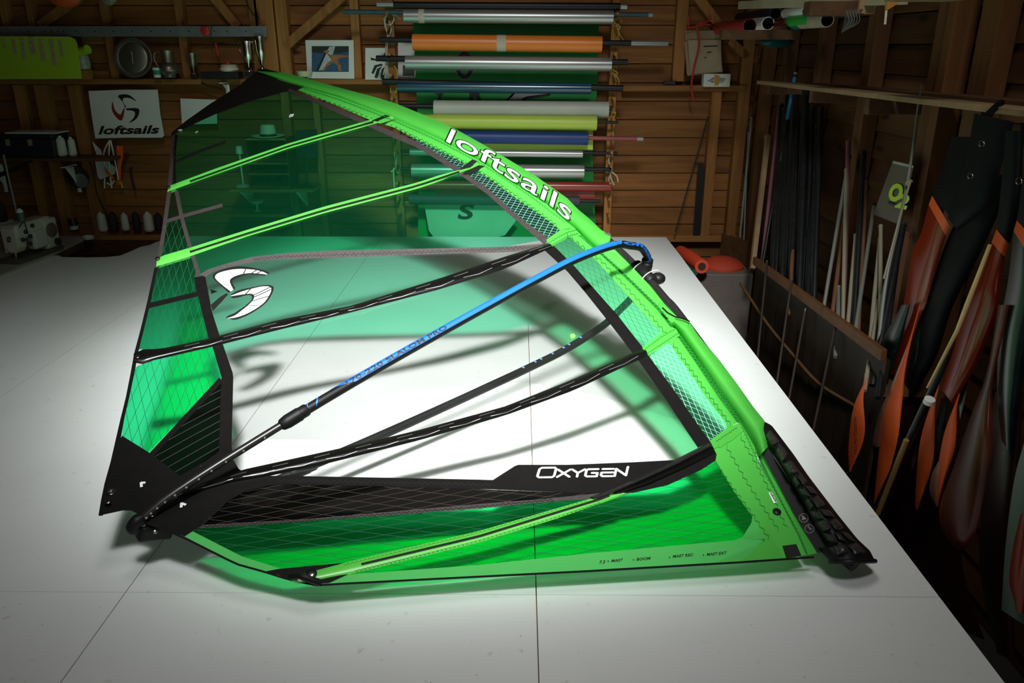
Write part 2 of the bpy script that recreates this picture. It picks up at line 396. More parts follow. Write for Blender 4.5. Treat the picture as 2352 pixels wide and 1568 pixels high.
# --- right wall, darker boards running away from the camera
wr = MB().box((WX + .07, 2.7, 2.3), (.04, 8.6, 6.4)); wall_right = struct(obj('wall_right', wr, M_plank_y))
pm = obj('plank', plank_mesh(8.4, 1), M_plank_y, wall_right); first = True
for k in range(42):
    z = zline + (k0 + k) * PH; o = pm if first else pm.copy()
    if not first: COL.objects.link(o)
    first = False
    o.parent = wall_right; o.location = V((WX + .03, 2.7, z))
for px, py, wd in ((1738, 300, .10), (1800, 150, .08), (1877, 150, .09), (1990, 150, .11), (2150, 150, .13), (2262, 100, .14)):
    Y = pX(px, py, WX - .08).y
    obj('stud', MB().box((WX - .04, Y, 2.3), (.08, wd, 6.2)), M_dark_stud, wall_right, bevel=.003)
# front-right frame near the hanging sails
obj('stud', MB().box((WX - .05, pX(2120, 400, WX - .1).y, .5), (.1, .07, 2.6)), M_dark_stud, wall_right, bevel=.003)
# --- the rest of the shed, out of view: left wall, front wall, ceiling with lamp
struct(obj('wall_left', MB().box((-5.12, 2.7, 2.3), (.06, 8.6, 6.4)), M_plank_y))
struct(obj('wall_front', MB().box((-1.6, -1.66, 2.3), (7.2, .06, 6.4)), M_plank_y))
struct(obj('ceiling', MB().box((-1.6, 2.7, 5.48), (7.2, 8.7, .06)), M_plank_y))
M_white = mat('white_enamel', (.8, .8, .78), .4, noise=.03)
M_glow = bpy.data.materials.new('fill_pane_glow'); M_glow.use_nodes = True  # glow of the two panes added with the fill lights
M_glow.node_tree.nodes['Principled BSDF'].inputs['Emission Color'].default_value = (.85, .93, 1, 1)
M_glow.node_tree.nodes['Principled BSDF'].inputs['Emission Strength'].default_value = 1.2
win = MB().box((-.6, -1.615, 1.9), (1.5, .01, 1.2)); w1 = struct(obj('fill_window_1', win, M_glow))  # added pane behind the camera, goes with the front fill
fr = MB()
for i in range(4): fr.box((-1.35 + i * .5, -1.59, 1.9), (.04, .04, 1.26))
for z in (1.3, 1.9, 2.5): fr.box((-.6, -1.59, z), (1.54, .04, .04))
obj('fill_window_frame', fr, M_white, w1)
sky = MB().box((-.4, 1.6, 5.44), (1.6, 1.6, .01)); w2 = struct(obj('fill_window_2', sky, M_glow))  # added ceiling pane, goes with the overhead fill
fr = MB()
for i in range(3): fr.box((-1.2 + i * .8, 1.6, 5.41), (.04, 1.64, .04)); fr.box((-.4, .8 + i * .8, 5.41), (1.64, .04, .04))
obj('fill_window_frame', fr, M_white, w2)
# ================================================================== THE SAIL (lies tilted: mast foot on the floor, boom props it up)
HEEL = pz(1960, 1290, .06); BOOM_P = pz(1475, 620, .55); CLEW_P = pz(260, 1170, .20)
SN = (BOOM_P - HEEL).cross(CLEW_P - HEEL).normalized()
if SN.z < 0: SN = -SN
TIP = EYE + ray(600, 172) * ((HEEL - EYE).dot(SN) / ray(600, 172).dot(SN))
E1 = (TIP - HEEL).normalized(); E2 = SN.cross(E1)            # E1 up the luff, E2 towards the leech
if (CLEW_P - HEEL).dot(E2) < 0: E2 = -E2
def sagf(u, v):        # the film sags between mast and leech
    return -.045 * math.exp(-((v - .75) / .5) ** 2) * math.exp(-((u - 1.9) / 1.5) ** 2)
def uvp(u, v, off=0.): return HEEL + E1 * u + E2 * v + SN * (sagf(u, v) + off)
def suv(x, y, off=0.):
    d = ray(x, y); o = off; den = d.dot(SN); k = (HEEL - EYE).dot(SN)
    for _ in range(5):
        P = EYE + d * ((k + o) / den); q = P - HEEL; u, v = q.dot(E1), q.dot(E2); o = sagf(u, v) + off
    return u, v
def sp(x, y, off=0.): return uvp(*suv(x, y, off), off)

M_green_cloth = cloth('bright_green_sailcloth', (.11, .60, .08), .42, (.085, .68, .08), .45, .05)
M_green_tape = cloth('green_edge_tape', (.12, .62, .14), .45, (.08, .8, .2), .45, .05)
M_lime_batten = cloth('lime_batten_pocket', (.2, .78, .12), .45, (.15, .95, .15), .35, .06)
M_black = mat('black_sail_tape', (.0055, .0048, .0046), .55, noise=.2, scale=30, spec=.18)
M_black_gloss = mat('black_gloss_film', (.005, .0046, .0046), .25, noise=.2, scale=12, spec=.4)
M_head = mat('black_head_cloth', (.006, .0048, .005), .6, noise=.2, scale=20)
M_grey = mat('grey_tape', (.075, .066, .064), .45, noise=.15, scale=60, spec=.4)
M_brown_tape = mat('brown_grey_tape', (.05, .038, .038), .5, noise=.2, scale=60)
M_clear = film('clear_monofilm', (.985, .992, .985), .018, (.9, .95, .92), .4, .06)
M_teal = film('dark_green_monofilm', (.24, .92, .60), .045, (.02, .5, .2), .6, .06)
M_gfilm = film('green_ply_film', (.04, .90, .36), .03, (.05, .8, .3), .5, .09)
M_footfilm = film('foot_green_film', (.012, .76, .17), .04, (.02, .5, .12), .55, .07)
M_luffmesh = film('luff_mesh_film', (.16, .80, .36), .07, (.2, .75, .4), .5, .12)
M_blackfilm = film('black_ply_film', (.012, .010, .010), .15, (.02, .02, .02), .6, .12)
M_thread = mat('dark_green_thread', (.01, .10, .05), .5, noise=.1)
M_teal_thread = mat('pale_teal_thread', (.22, .55, .48), .4, noise=.1)
M_tan_thread = mat('tan_thread', (.07, .055, .04), .5, noise=.15)
M_stitch = mat('green_stitching', (.015, .20, .03), .6, noise=.1)
M_silver = mat('reflective_silver_print', (.5, .48, .46), .35, .6, noise=.15, scale=40)
M_letter = mat('white_print', (.85, .87, .86), .5, noise=.03)
M_ink = mat('black_print', (.01, .01, .01), .5, noise=.1)
M_steel = mat('stainless_steel', (.6, .57, .52), .25, 1., noise=.1)
M_carbon = mat('carbon_tube', (.018, .016, .015), .32, noise=.35, scale=120, spec=.6)
M_rubber = mat('black_rubber', (.006, .006, .006), .5, noise=.2, scale=30, spec=.25)
M_blue = mat('blue_boom_grip', (.008, .12, .48), .45, noise=.06)

sail = thing('windsurf_sail', 'large green windsurf sail with clear window lying tilted on the white floor', 'sail', (HEEL.x, HEEL.y, 0))
def inside(p, poly):
    x, y = p; r = False; n = len(poly)
    for i in range(n):
        x0, y0 = poly[i]; x1, y1 = poly[i - 1]
        if (y0 > y) != (y1 > y) and x < (x1 - x0) * (y - y0) / (y1 - y0) + x0: r = not r
    return r
def panel_mb(poly, off=0., step=45):
    pts = []
    n = len(poly)
    for i in range(n):                       # boundary, resampled
        a, b = V(poly[i]), V(poly[(i + 1) % n]); k = max(1, int((b - a).length / step))
        pts += [a.lerp(b, j / k) for j in range(k)]
    nb = len(pts); bpoly = [(p.x, p.y) for p in pts]
    x0, x1 = min(p[0] for p in poly), max(p[0] for p in poly); y0, y1 = min(p[1] for p in poly), max(p[1] for p in poly)
    y = y0 + step / 2
    while y < y1:
        x = x0 + step / 2
        while x < x1:
            if inside((x, y), bpoly) and min((V((x, y)) - q).length for q in pts) > step * .45: pts.append(V((x, y)))
            x += step
        y += step
    vs, _, fs, _, _, _ = delaunay_2d_cdt(pts, [], [list(range(nb))], 1, 1e-6)
    return MB().add([sp(p.x, p.y, off) for p in vs], [tuple(f) for f in fs])
def panel(name, poly, m, off=0., step=45, parent=None, **k):
    return obj(name, panel_mb(poly, off, step), m, parent or sail, smooth=True, **k)
def ribbon_fn(A, B, n, prof=None):
    """surface between two pixel polylines; prof(u, v) lifts it off the sail"""
    a = polyline([(*p, 0) for p in A], n); b = polyline([(*p, 0) for p in B], n)
    def fn(u, v, extra=0.):
        i = min(int(u * (n - 1)), n - 2); t = u * (n - 1) - i
        p = a[i].lerp(a[i + 1], t).lerp(b[i].lerp(b[i + 1], t), v)
        return sp(p.x, p.y, (prof(u, v) if prof else 0) + extra)
    return fn
def ribbon(name, A, B, m, off=.002, n=24, k=2, prof=None, parent=None, **kw):
    fn = ribbon_fn(A, B, n, prof); mb = MB().grid([[fn(i / (n - 1), j / k, off) for j in range(k + 1)] for i in range(n)])
    return obj(name, mb, m, parent or sail, smooth=True, **kw)
def band(name, pts, wpx, m, off=.003, n=24, parent=None, **kw):
    """tape of a given pixel width along a pixel polyline"""
    P = polyline([(*p, 0) for p in pts], n); A = []; B = []
    for i, p in enumerate(P):
        t = (P[min(i + 1, n - 1)] - P[max(i - 1, 0)]).normalized(); q = V((-t.y, t.x, 0)) * wpx / 2
        A.append((p + q)[:2]); B.append((p - q)[:2])
    return ribbon(name, A, B, m, off, n, 1, parent=parent, **kw)
def clip_line(p, d, poly):
    """parts of the line p + t d inside a uv polygon"""
    ts = []; n = len(poly)
    for i in range(n):
        a, b = poly[i], poly[(i + 1) % n]; ex, ey = b[0] - a[0], b[1] - a[1]; den = d[0] * ey - d[1] * ex
        if abs(den) < 1e-12: continue
        t = ((a[0] - p[0]) * ey - (a[1] - p[1]) * ex) / den; s = ((a[0] - p[0]) * d[1] - (a[1] - p[1]) * d[0]) / den
        if 0 <= s < 1: ts.append(t)
    ts.sort(); return list(zip(ts[::2], ts[1::2]))
def threads(name, poly, fams, m, wd=.0016, off=.0012, parent=None):
    """scrim of reinforcing threads: fams = [(pixel p, pixel q, spacing m)]"""
    P = []
    for i in range(len(poly)):
        a, b = V(poly[i]), V(poly[(i + 1) % len(poly)]); P += [suv(*a.lerp(b, j / 4)) for j in range(4)]
    mb = MB(); cu, cv = sum(p[0] for p in P) / len(P), sum(p[1] for p in P) / len(P)
    for p, q, s in fams:
        a, b = suv(*p), suv(*q); d = V((b[0] - a[0], b[1] - a[1])).normalized(); nn = V((-d.y, d.x))
        for k in range(-90, 91):
            o = V((cu, cv)) + nn * (k * s + random.uniform(-.08, .08) * s)
            for t0, t1 in clip_line(o, d, P):
                n = max(2, int((t1 - t0) / .12) + 1); L = []; R = []
                for i in range(n):
                    c = o + d * (t0 + (t1 - t0) * i / (n - 1)); l, r = c + nn * wd / 2, c - nn * wd / 2
                    L.append(uvp(l.x, l.y, off)); R.append(uvp(r.x, r.y, off))
                mb.grid([L, R])
    o = obj(name, mb, m, parent or sail); o['kind'] = 'stuff'; return o
def zigzag(pts, amp, stepx, m=None, wpx=1.3, off=.004, fn=None, parent=None, name='zigzag_stitching'):
    P = polyline([(*p, 0) for p in pts], 400); L = sum((b - a).length for a, b in zip(P, P[1:])); n = max(4, int(L / stepx))
    P = polyline([tuple(p) for p in P], n + 1); mb = MB(); Z = []
    for i, p in enumerate(P):
        t = (P[min(i + 1, n)] - P[max(i - 1, 0)]).normalized(); q = V((-t.y, t.x, 0)); Z.append((p + q * (amp if i % 2 else -amp), q))
    for (a, _), (b, _) in zip(Z, Z[1:]):
        d = (b - a).normalized(); q = V((-d.y, d.x, 0)) * wpx / 2
        mb.add([sp(*(a + q)[:2], off), sp(*(b + q)[:2], off), sp(*(b - q)[:2], off), sp(*(a - q)[:2], off)], [(0, 1, 2, 3)])
    return obj(name, mb, m or M_stitch, parent or sail)

# ---- key curves in the photograph
luff_tape_R = [(665, 203), (749, 237), (851, 280), (900, 301), (959, 325), (1045, 379), (1077, 402), (1122, 434), (1168, 477), (1205, 509), (1262, 548)]
luff_tape_L = [(660, 209), (749, 248), (851, 293), (900, 315), (959, 339), (1045, 393), (1077, 416), (1122, 448), (1168, 491), (1205, 522), (1250, 562)]
sleeve_in = [(684, 207), (749, 232), (809, 258), (869, 283), (900, 290), (980, 331), (1066, 374), (1128, 412), (1181, 452), (1235, 489), (1287, 528)]
mesh_R = [(1287, 528), (1339, 571), (1366, 594), (1455, 693), (1517, 760), (1535, 784), (1604, 884), (1623, 914), (1668, 971), (1670, 984), (1632, 1015)]
crease = [(592, 166), (660, 189), (779, 223), (893, 267), (1007, 318), (1106, 371), (1157, 406), (1208, 438), (1256, 468), (1296, 503), (1318, 522), (1366, 568),
          (1383, 580), (1421, 618), (1466, 661), (1513, 708), (1553, 759), (1604, 833), (1655, 910), (1698, 968), (1732, 1024), (1741, 1058), (1781, 1127), (1808, 1181), (1835, 1229), (1853, 1272)]
outer_up = [(592, 163), (645, 166), (660, 168), (779, 201), (869, 225), (908, 237), (972, 263), (1042, 294), (1109, 331), (1168, 366), (1229, 403), (1283, 441), (1302, 454), (1328, 481), (1355, 503), (1382, 529), (1403, 540)]
border_L = [(1250, 574), (1302, 622), (1343, 670), (1401, 743), (1451, 808), (1468, 830), (1530, 918), (1578, 991), (1603, 1028)]
border_R = [(1269, 561), (1322, 614), (1378, 678), (1419, 724), (1476, 797), (1506, 839), (1562, 915), (1594, 963), (1632, 1015)]
wtop_U = [(460, 630), (470, 621), (506, 609), (577, 590), (644, 582), (755, 575), (1010, 570), (1163, 566), (1262, 558)]
wtop_L = [(471, 637), (478, 628), (510, 617), (582, 601), (639, 595), (800, 591), (959, 585), (1163, 579), (1250, 574)]
leech = [(394, 306), (391, 360), (385, 432), (376, 500), (367, 560), (358, 606), (355, 614), (338, 693), (322, 759), (307, 815), (302, 846), (287, 922), (280, 947), (254, 1060), (240, 1110), (232, 1148), (226, 1184)]
def off_pts(pts, dx, dy=0): return [(x + dx, y + dy) for x, y in pts]

# ---- film panels
head = [(590, 163), (549, 196), (480, 240), (429, 276), (394, 304), (393, 313), (432, 291), (495, 262), (570, 234), (648, 212), (684, 208), (700, 201), (648, 186)]
panel('head_patch', head, M_head, .003)
panel('head_cap', [(588, 165), (595, 157), (614, 159), (640, 165), (632, 172), (606, 168)], M_head, .012, 12)
upper = [(394, 312), (432, 291), (495, 262), (570, 234), (648, 212), (665, 206)] + luff_tape_R[1:] + list(reversed(wtop_U))[1:] + [(452, 618), (432, 552), (417, 498), (405, 440), (402, 380)]
panel('upper_film', upper, M_teal)
leech_up = [(394, 312), (402, 340), (402, 380), (405, 440), (417, 498), (432, 552), (452, 618), (446, 637), (451, 671), (344, 696), (338, 693), (355, 614), (358, 606), (367, 560), (376, 500), (385, 432), (391, 360)]
lu = panel('leech_film', [(394, 312), (402, 340), (402, 380), (405, 440), (417, 498), (375, 510), (385, 432), (391, 360)], M_teal)
lu2 = [(375, 510), (417, 498), (432, 552), (452, 618), (446, 637), (451, 671), (344, 696), (338, 693), (355, 614), (367, 560)]
g1 = panel('leech_grid_film', lu2, M_gfilm)
GF = [((640, 0 + 700), (668, 800), .028), ((690, 700), (640, 800), .034)]
def gf(x, y): return [((x, y), (x + 24, y + 100), .026), ((x, y), (x - 42, y + 100), .030)]
threads('scrim_threads', lu2, gf(410, 560), M_thread, .0015)
lb = [(340, 708), (455, 680), (479, 777), (368, 801), (318, 802), (322, 759)]
panel('leech_grid_film', lb, M_gfilm); threads('scrim_threads', lb, gf(400, 690), M_thread, .0015)
lc = [(307, 846), (315, 841), (353, 826), (488, 796), (509, 866), (341, 1038), (280, 1001), (287, 922)]
panel('leech_grid_film', lc, M_gfilm); threads('scrim_threads', lc, [((400, 850), (428, 950), .028), ((420, 850), (375, 950), .033)], M_thread, .0015)
window = wtop_L + border_L + [(1549, 1056), (1457, 1061), (1304, 1067), (1187, 1067), (1132, 1102), (906, 1097), (698, 1093), (614, 1092), (553, 1080), (548, 1076), (535, 1054), (532, 1025), (534, 940), (536, 860), (512, 791), (505, 772), (486, 713), (471, 637)]
panel('clear_window', window, M_clear)
m1 = [(905, 293), (980, 331), (1066, 374), (1128, 412), (1181, 452), (1235, 489), (1287, 528), (1256, 549), (1205, 509), (1168, 477), (1122, 434), (1077, 402), (1045, 379), (959, 325)]
panel('luff_mesh_film', m1, film('dark_luff_mesh', (.10, .26, .17), .1, (.1, .25, .16), .5, .12), 0, 25)
threads('scrim_threads', m1, [((1100, 420), (1150, 430), .024), ((1200, 480), (1182, 510), .027)], M_teal_thread, .002)
m2 = list(mesh_R) + list(reversed(border_R))[1:] + [(1262, 556)]
panel('luff_mesh_film', m2, M_luffmesh, 0, 30)
m2a = [(1287, 528), (1339, 571), (1366, 594), (1455, 693), (1422, 726), (1378, 678), (1322, 614), (1262, 556)]
m2b = [(1455, 693), (1517, 760), (1476, 797), (1422, 726)]
m2c = [(1535, 784), (1604, 884), (1623, 914), (1668, 971), (1670, 984), (1632, 1015), (1594, 963), (1562, 915), (1506, 839), (1489, 815)]
threads('scrim_threads', m2a, [((1300, 570), (1345, 590), .030), ((1320, 560), (1330, 600), .024)], MATS['dark_green_thread'], .0014)
threads('scrim_threads', m2b + [], [((1440, 720), (1500, 745), .024), ((1440, 700), (1465, 750), .022)], M_thread, .0014)
threads('scrim_threads', m2c, [((1500, 820), (1600, 860), .022), ((1550, 800), (1600, 920), .018)], mat('pale_blue_thread', (.35, .72, .70), .4), .0016)
# foot: dark reinforced panel and green panel
dark = [(466, 1205), (524, 1150), (567, 1126), (620, 1111), (727, 1113), (906, 1117), (1100, 1123), (1278, 1130), (1388, 1131), (1355, 1138), (1253, 1146), (1100, 1158), (698, 1193)]
panel('dark_foot_film', dark, M_blackfilm)
threads('scrim_threads', dark, [((700, 1170), (1000, 1110), .026), ((700, 1120), (1000, 1160), .036)], M_tan_thread, .0010)
foot = [(443, 1220), (455, 1213), (480, 1211), (698, 1196), (1100, 1168), (1278, 1150), (1365, 1144), (1411, 1135), (1452, 1132), (1533, 1114), (1610, 1079), (1644, 1058), (1687, 1130), (1728, 1184), (1726, 1200), (1704, 1235), (1690, 1240),
        (1355, 1270), (1100, 1297), (787, 1320), (700, 1337), (640, 1306), (557, 1280)]
panel('foot_film', foot, M_footfilm)
threads('scrim_threads', foot, [((700, 1290), (1100, 1215), .030), ((900, 1240), (1300, 1285), .034)], M_thread, .0015)

# ---- black tapes and patches
ribbon('leech_tape', leech[:7], off_pts(leech[:7], 9), M_brown_tape, .003)
ribbon('leech_tape', leech[6:], [(x + d, y) for (x, y), d in zip(leech[6:], (7, 8, 8, 9, 9, 8, 8, 14, 18, 16, 10))], M_black, .003)
band('leech_seam_tape', [(405, 309), (401, 345), (400, 380), (403, 432)], 6, M_black, .003)
band('leech_seam_tape', [(405, 438), (417, 498), (432, 552), (457, 634)], 9, M_brown_tape, .003)
band('cross_tape', [(376, 510), (420, 496), (511, 471)], 8, M_brown_tape, .0035)
band('cross_tape', [(404, 371), (450, 350), (519, 325)], 6, M_head, .0035)
ribbon('cross_band', [(344, 695), (451, 670), (462, 668)], [(340, 708), (455, 680), (464, 678)], M_black, .004)
ribbon('window_band', [(446, 637), (451, 670), (455, 680), (479, 777), (488, 796), (509, 866), (505, 940), (503, 1040), (500, 1090)],
       [(471, 632), (484, 700), (486, 713), (505, 772), (512, 791), (536, 860), (534, 940), (532, 1025), (536, 1056)], M_black, .004, 40)
panel('window_band_tip', [(484, 664), (500, 669), (485, 675)], M_black, .0042, 20)
ribbon('window_top_tape', wtop_U, wtop_L, M_grey, .004, 40)
zigzag([(582, 596), (644, 589), (800, 584), (1010, 577), (1240, 567)], 2.4, 5, M_brown_tape, 1.0, .0055)
ribbon('luff_tape', luff_tape_R, luff_tape_L, M_brown_tape, .004, 40)
ribbon('window_border', border_R, border_L, M_black, .004, 40)
clew_patch = [(254, 1060), (280, 1000), (341, 1038), (414, 1092), (470, 1060), (505, 1035), (532, 1030), (535, 1054), (548, 1076), (554, 1080), (640, 1086), (614, 1092), (700, 1093), (640, 1110), (567, 1126), (524, 1150), (455, 1213), (441, 1219), (424, 1231), (366, 1213),
              (331, 1196), (318, 1180), (300, 1172), (282, 1172), (226, 1184), (232, 1148), (240, 1110)]
panel('clew_patch', clew_patch, M_black, .004, 30)
tri = [(514, 866), (347, 1042), (410, 1098), (512, 1046), (512, 930)]
panel('clew_grid_film', tri, M_blackfilm, .001, 30)
threads('scrim_threads', tri, [((360, 1045), (500, 968), .034)], M_tan_thread, .0022, .004)
band('clew_seam', [(508, 871), (430, 955), (348, 1044)], 12, M_black, .0045)
foot_band = [(567, 1126), (614, 1092), (698, 1093), (906, 1097), (1100, 1101), (1132, 1102), (1140, 1124), (1100, 1123), (906, 1117), (727, 1113), (620, 1111)]
panel('foot_band', foot_band, M_black, .004, 40)
oxy = [(1132, 1102), (1182, 1070), (1190, 1067), (1304, 1067), (1457, 1061), (1549, 1056), (1600, 1030), (1632, 1015), (1640, 1030), (1646, 1043), (1643, 1058), (1610, 1079), (1533, 1114), (1452, 1132), (1388, 1132), (1278, 1130), (1136, 1124)]
panel('name_patch', oxy, M_black, .0042, 40)
ribbon('foot_seam_tape', [(452, 1213), (466, 1205), (698, 1192), (1100, 1157), (1253, 1145), (1388, 1131), (1420, 1128)], [(480, 1212), (500, 1211), (698, 1197), (1100, 1168), (1278, 1150), (1365, 1145), (1430, 1133)], M_brown_tape, .0045, 40)
zigzag([(470, 1209), (698, 1195), (1100, 1163), (1270, 1147)], 2, 6, M_black, 1, .0055)
zigzag([(640, 1103), (906, 1108), (1130, 1113)], 3, 7, M_head, 1.2, .0055)
# edge tapes of the foot, bright green
ribbon('foot_tape', [(443, 1220), (557, 1278), (644, 1305), (690, 1312)], [(424, 1232), (543, 1293), (608, 1312), (668, 1330)], M_green_tape, .004)
ribbon('foot_tape', [(725, 1333), (787, 1320), (1100, 1297), (1355, 1270), (1690, 1240), (1704, 1235), (1760, 1210)], [(720, 1342), (787, 1338), (1100, 1322), (1355, 1309), (1700, 1290), (1760, 1287), (1800, 1283)], M_green_tape, .004, 40)
band('foot_edge_cord', [(330, 1197), (422, 1234), (543, 1295), (608, 1313), (668, 1332), (730, 1344), (787, 1340), (1100, 1324), (1355, 1311), (1700, 1291), (1870, 1279)], 5, M_black, .006, 60)
panel('foot_corner_tape', [(608, 1312), (640, 1306), (790, 1292), (720, 1316), (665, 1330), (640, 1320)], M_black, .0045, 25)
panel('foot_corner_tape', [(720, 1341), (756, 1338), (800, 1318), (740, 1326)], M_black, .0062, 25)

# ---- battens
def batten(name, U, L, m, rise, off=.004, n=40):
    return ribbon(name, U, L, m, off, n, 6, prof=lambda u, v: rise * math.sin(math.pi * v))
b1 = batten('batten_pocket', [(388, 427), (495, 387), (660, 330), (857, 273), (896, 264)], [(384, 441), (438, 421), (660, 342), (857, 285), (908, 271)], M_lime_batten, .008)
band('batten_line', [(436, 416), (660, 336), (858, 279)], 3.2, M_ink, .0145, parent=b1)
panel('batten_tab', [(853, 277), (884, 264), (896, 266), (866, 278)], M_ink, .016, 20, parent=b1); panel('batten_tab', [(862, 287), (900, 276), (912, 272), (904, 276), (880, 285)], M_ink, .016, 20, parent=b1)
b2 = batten('batten_pocket', [(360, 594), (366, 589), (435, 569), (570, 527), (749, 473), (959, 419), (1007, 403), (1055, 390), (1098, 373)], [(359, 612), (375, 607), (432, 590), (570, 542), (749, 488), (959, 433), (1007, 417), (1061, 395), (1112, 379)], M_lime_batten, .009)
band('batten_line', [(436, 578), (570, 535), (749, 481), (959, 426), (1055, 394)], 4, M_ink, .0155, parent=b2)
panel('batten_tab', [(1052, 390), (1085, 366), (1097, 369), (1080, 384)], M_ink, .017, 20, parent=b2); panel('batten_tab', [(1060, 398), (1100, 379), (1114, 381), (1090, 395)], M_ink, .017, 20, parent=b2)
b3 = batten('batten_pocket', [(307, 812), (320, 802), (368, 801), (480, 777), (633, 736), (806, 702), (1010, 639), (1163, 588), (1262, 557)], [(307, 832), (315, 841), (353, 827), (488, 796), (633, 759), (800, 719), (1010, 664), (1163, 616), (1270, 567)], M_black_gloss, .012)
b4 = batten('batten_pocket', [(400, 1131), (554, 1079), (655, 1057), (800, 1025), (959, 988), (1163, 932), (1316, 871), (1464, 805), (1482, 800)], [(420, 1140), (530, 1108), (623, 1092), (736, 1068), (959, 1012), (1163, 953), (1316, 897), (1474, 823), (1489, 815)], M_black_gloss, .013)
rod = batten('carbon_batten', [(1355, 1141), (1390, 1128), (1457, 1100), (1549, 1058), (1628, 1016)], [(1380, 1146), (1400, 1138), (1470, 1108), (1560, 1067), (1638, 1026)], M_carbon, .014, .007)
rod2 = batten('batten_sleeve', [(1400, 1132), (1470, 1108), (1560, 1067), (1636, 1026)], [(1425, 1133), (1490, 1112), (1575, 1074), (1643, 1040)], M_black_gloss, .008, .007)
b5 = batten('batten_pocket', [(664, 1325), (787, 1293), (846, 1278), (1100, 1219), (1355, 1145), (1411, 1134)], [(676, 1338), (698, 1340), (811, 1317), (1100, 1246), (1278, 1191), (1452, 1131)], M_lime_batten, .008)
band('batten_line', [(830, 1295), (1100, 1231), (1380, 1145), (1400, 1137)], 5, M_carbon, .0145, parent=b5)
zigzag([(790, 1297), (1100, 1223), (1350, 1150)], 2, 5, M_stitch, 1, .009, parent=b5); zigzag([(815, 1311), (1100, 1240), (1380, 1154)], 2, 5, M_stitch, 1, .009, parent=b5)
# reflective dashes printed on the two black batten pockets
def dashes(U, L, n0, n1, step, parent):
    fn = ribbon_fn(U, L, 60, lambda u, v: .0125 * math.sin(math.pi * v)); mb = MB(); u = n0
    def seg(u0, v0, u1, v1, wv):
        k = 5; mb.grid([[fn(lerp(u0, u1, i / k), lerp(v0, v1, i / k) + s, .0062) for i in range(k + 1)] for s in (-wv, wv)])
    while u < n1:
        seg(u, .28, u + step * .38, .26, .014); seg(u + step * .22, .62, u + step * .62, .74, .018); seg(u + step * .62, .74, u + step * .98, .58, .018); u += step
    return obj('reflective_print', mb, M_silver, parent)
dashes([(320, 802), (368, 801), (480, 777), (633, 736), (806, 702), (1010, 639), (1163, 588), (1262, 557)], [(315, 841), (353, 827), (488, 796), (633, 759), (800, 719), (1010, 664), (1163, 616), (1270, 567)], .11, .96, .093, b3)
dashes([(400, 1131), (554, 1079), (655, 1057), (800, 1025), (959, 988), (1163, 932), (1316, 871), (1464, 805)], [(420, 1140), (530, 1108), (623, 1092), (736, 1068), (959, 1012), (1163, 953), (1316, 897), (1474, 823)], .03, .93, .088, b4)

# ---- luff: flat green panel, crease, and the sleeve round the mast
def cut(pts, a, b): return [p for p in pts if a <= p[0] <= b]
luffA = [(684, 207)] + sleeve_in[1:]
ribbon('luff_panel', luffA, [(697, 200)] + cut(crease, 779, 1318), M_green_cloth, .004, 50, 3, prof=lambda u, v: .012 * math.sin(math.pi * v))
# luff panel beside the mesh, and the wide lower panel
ribbon('luff_panel', [(1254, 551)] + mesh_R[:10] , cut(crease, 1318, 1710), M_green_cloth, .0035, 50, 4, prof=lambda u, v: .016 * math.sin(math.pi * v) - .015 * v)
lower = [(1632, 1015), (1670, 984), (1700, 970), (1732, 1024), (1741, 1058), (1781, 1127), (1808, 1181), (1835, 1229), (1853, 1274), (1800, 1284), (1700, 1291), (1760, 1235), (1728, 1186), (1687, 1130), (1644, 1058), (1646, 1043)]
panel('luff_panel', lower, M_green_cloth, .005, 30)
panel('corner_patch', [(1728, 1186), (1760, 1235), (1700, 1291), (1640, 1293), (1760, 1240), (1704, 1236), (1726, 1200)], M_green_tape, .0055, 25)
def strap(name, A, B, m=M_green_cloth): return ribbon(name, A, B, m, .009, 8, 2, prof=lambda u, v: .004 * math.sin(math.pi * v))
s1 = strap('cross_strap', [(1254, 551), (1287, 528), (1318, 521)], [(1268, 566), (1305, 545), (1335, 540)])
s2 = strap('cross_strap', [(1475, 799), (1517, 766), (1548, 748)], [(1489, 816), (1535, 786), (1562, 770)])
s3 = strap('cross_strap', [(1630, 1012), (1668, 984), (1697, 970)], [(1640, 1030), (1680, 1012), (1706, 990)])
s3b = strap('cross_strap', [(1641, 1012), (1690, 976)], [(1654, 1028), (1704, 992)])
for A in ([(1262, 556), (1300, 534), (1325, 527)], [(1267, 562), (1305, 541), (1330, 535)], [(1479, 803), (1520, 772), (1550, 755)], [(1486, 811), (1532, 781), (1558, 764)], [(1645, 1013), (1694, 980)]):
    zigzag(A, 1.3, 3.5, M_stitch, .9, .0155)
# sleeve round the mast: upper part, to the boom cut-out
def bulge(h): return lambda u, v: h * math.sin(math.pi * min(1, max(0, v))) ** .7
up_crease = [p for p in crease if p[0] <= 1383] + [(1400, 560)]
SLV_fn = ribbon_fn(up_crease, outer_up, 70, lambda u, v: (.018 + .028 * u) * math.sin(math.pi * min(1, v * .92)) ** .8 + .004)
mb = MB().grid([[SLV_fn(i / 69, j / 12) for j in range(13)] for i in range(70)])
slv = obj('mast_sleeve', mb, M_green_cloth, sail, smooth=True)
# underside of the upper sleeve
def under(A, B, n, d):
    fn = ribbon_fn(A, B, n, lambda u, v: -d * math.sin(math.pi * v) ** .7); return MB().grid([[fn(i / (n - 1), j / 6) for j in range(7)] for i in range(n)])
obj('sleeve_underside', under(up_crease, outer_up, 40, .05), M_green_cloth, sail, smooth=True)
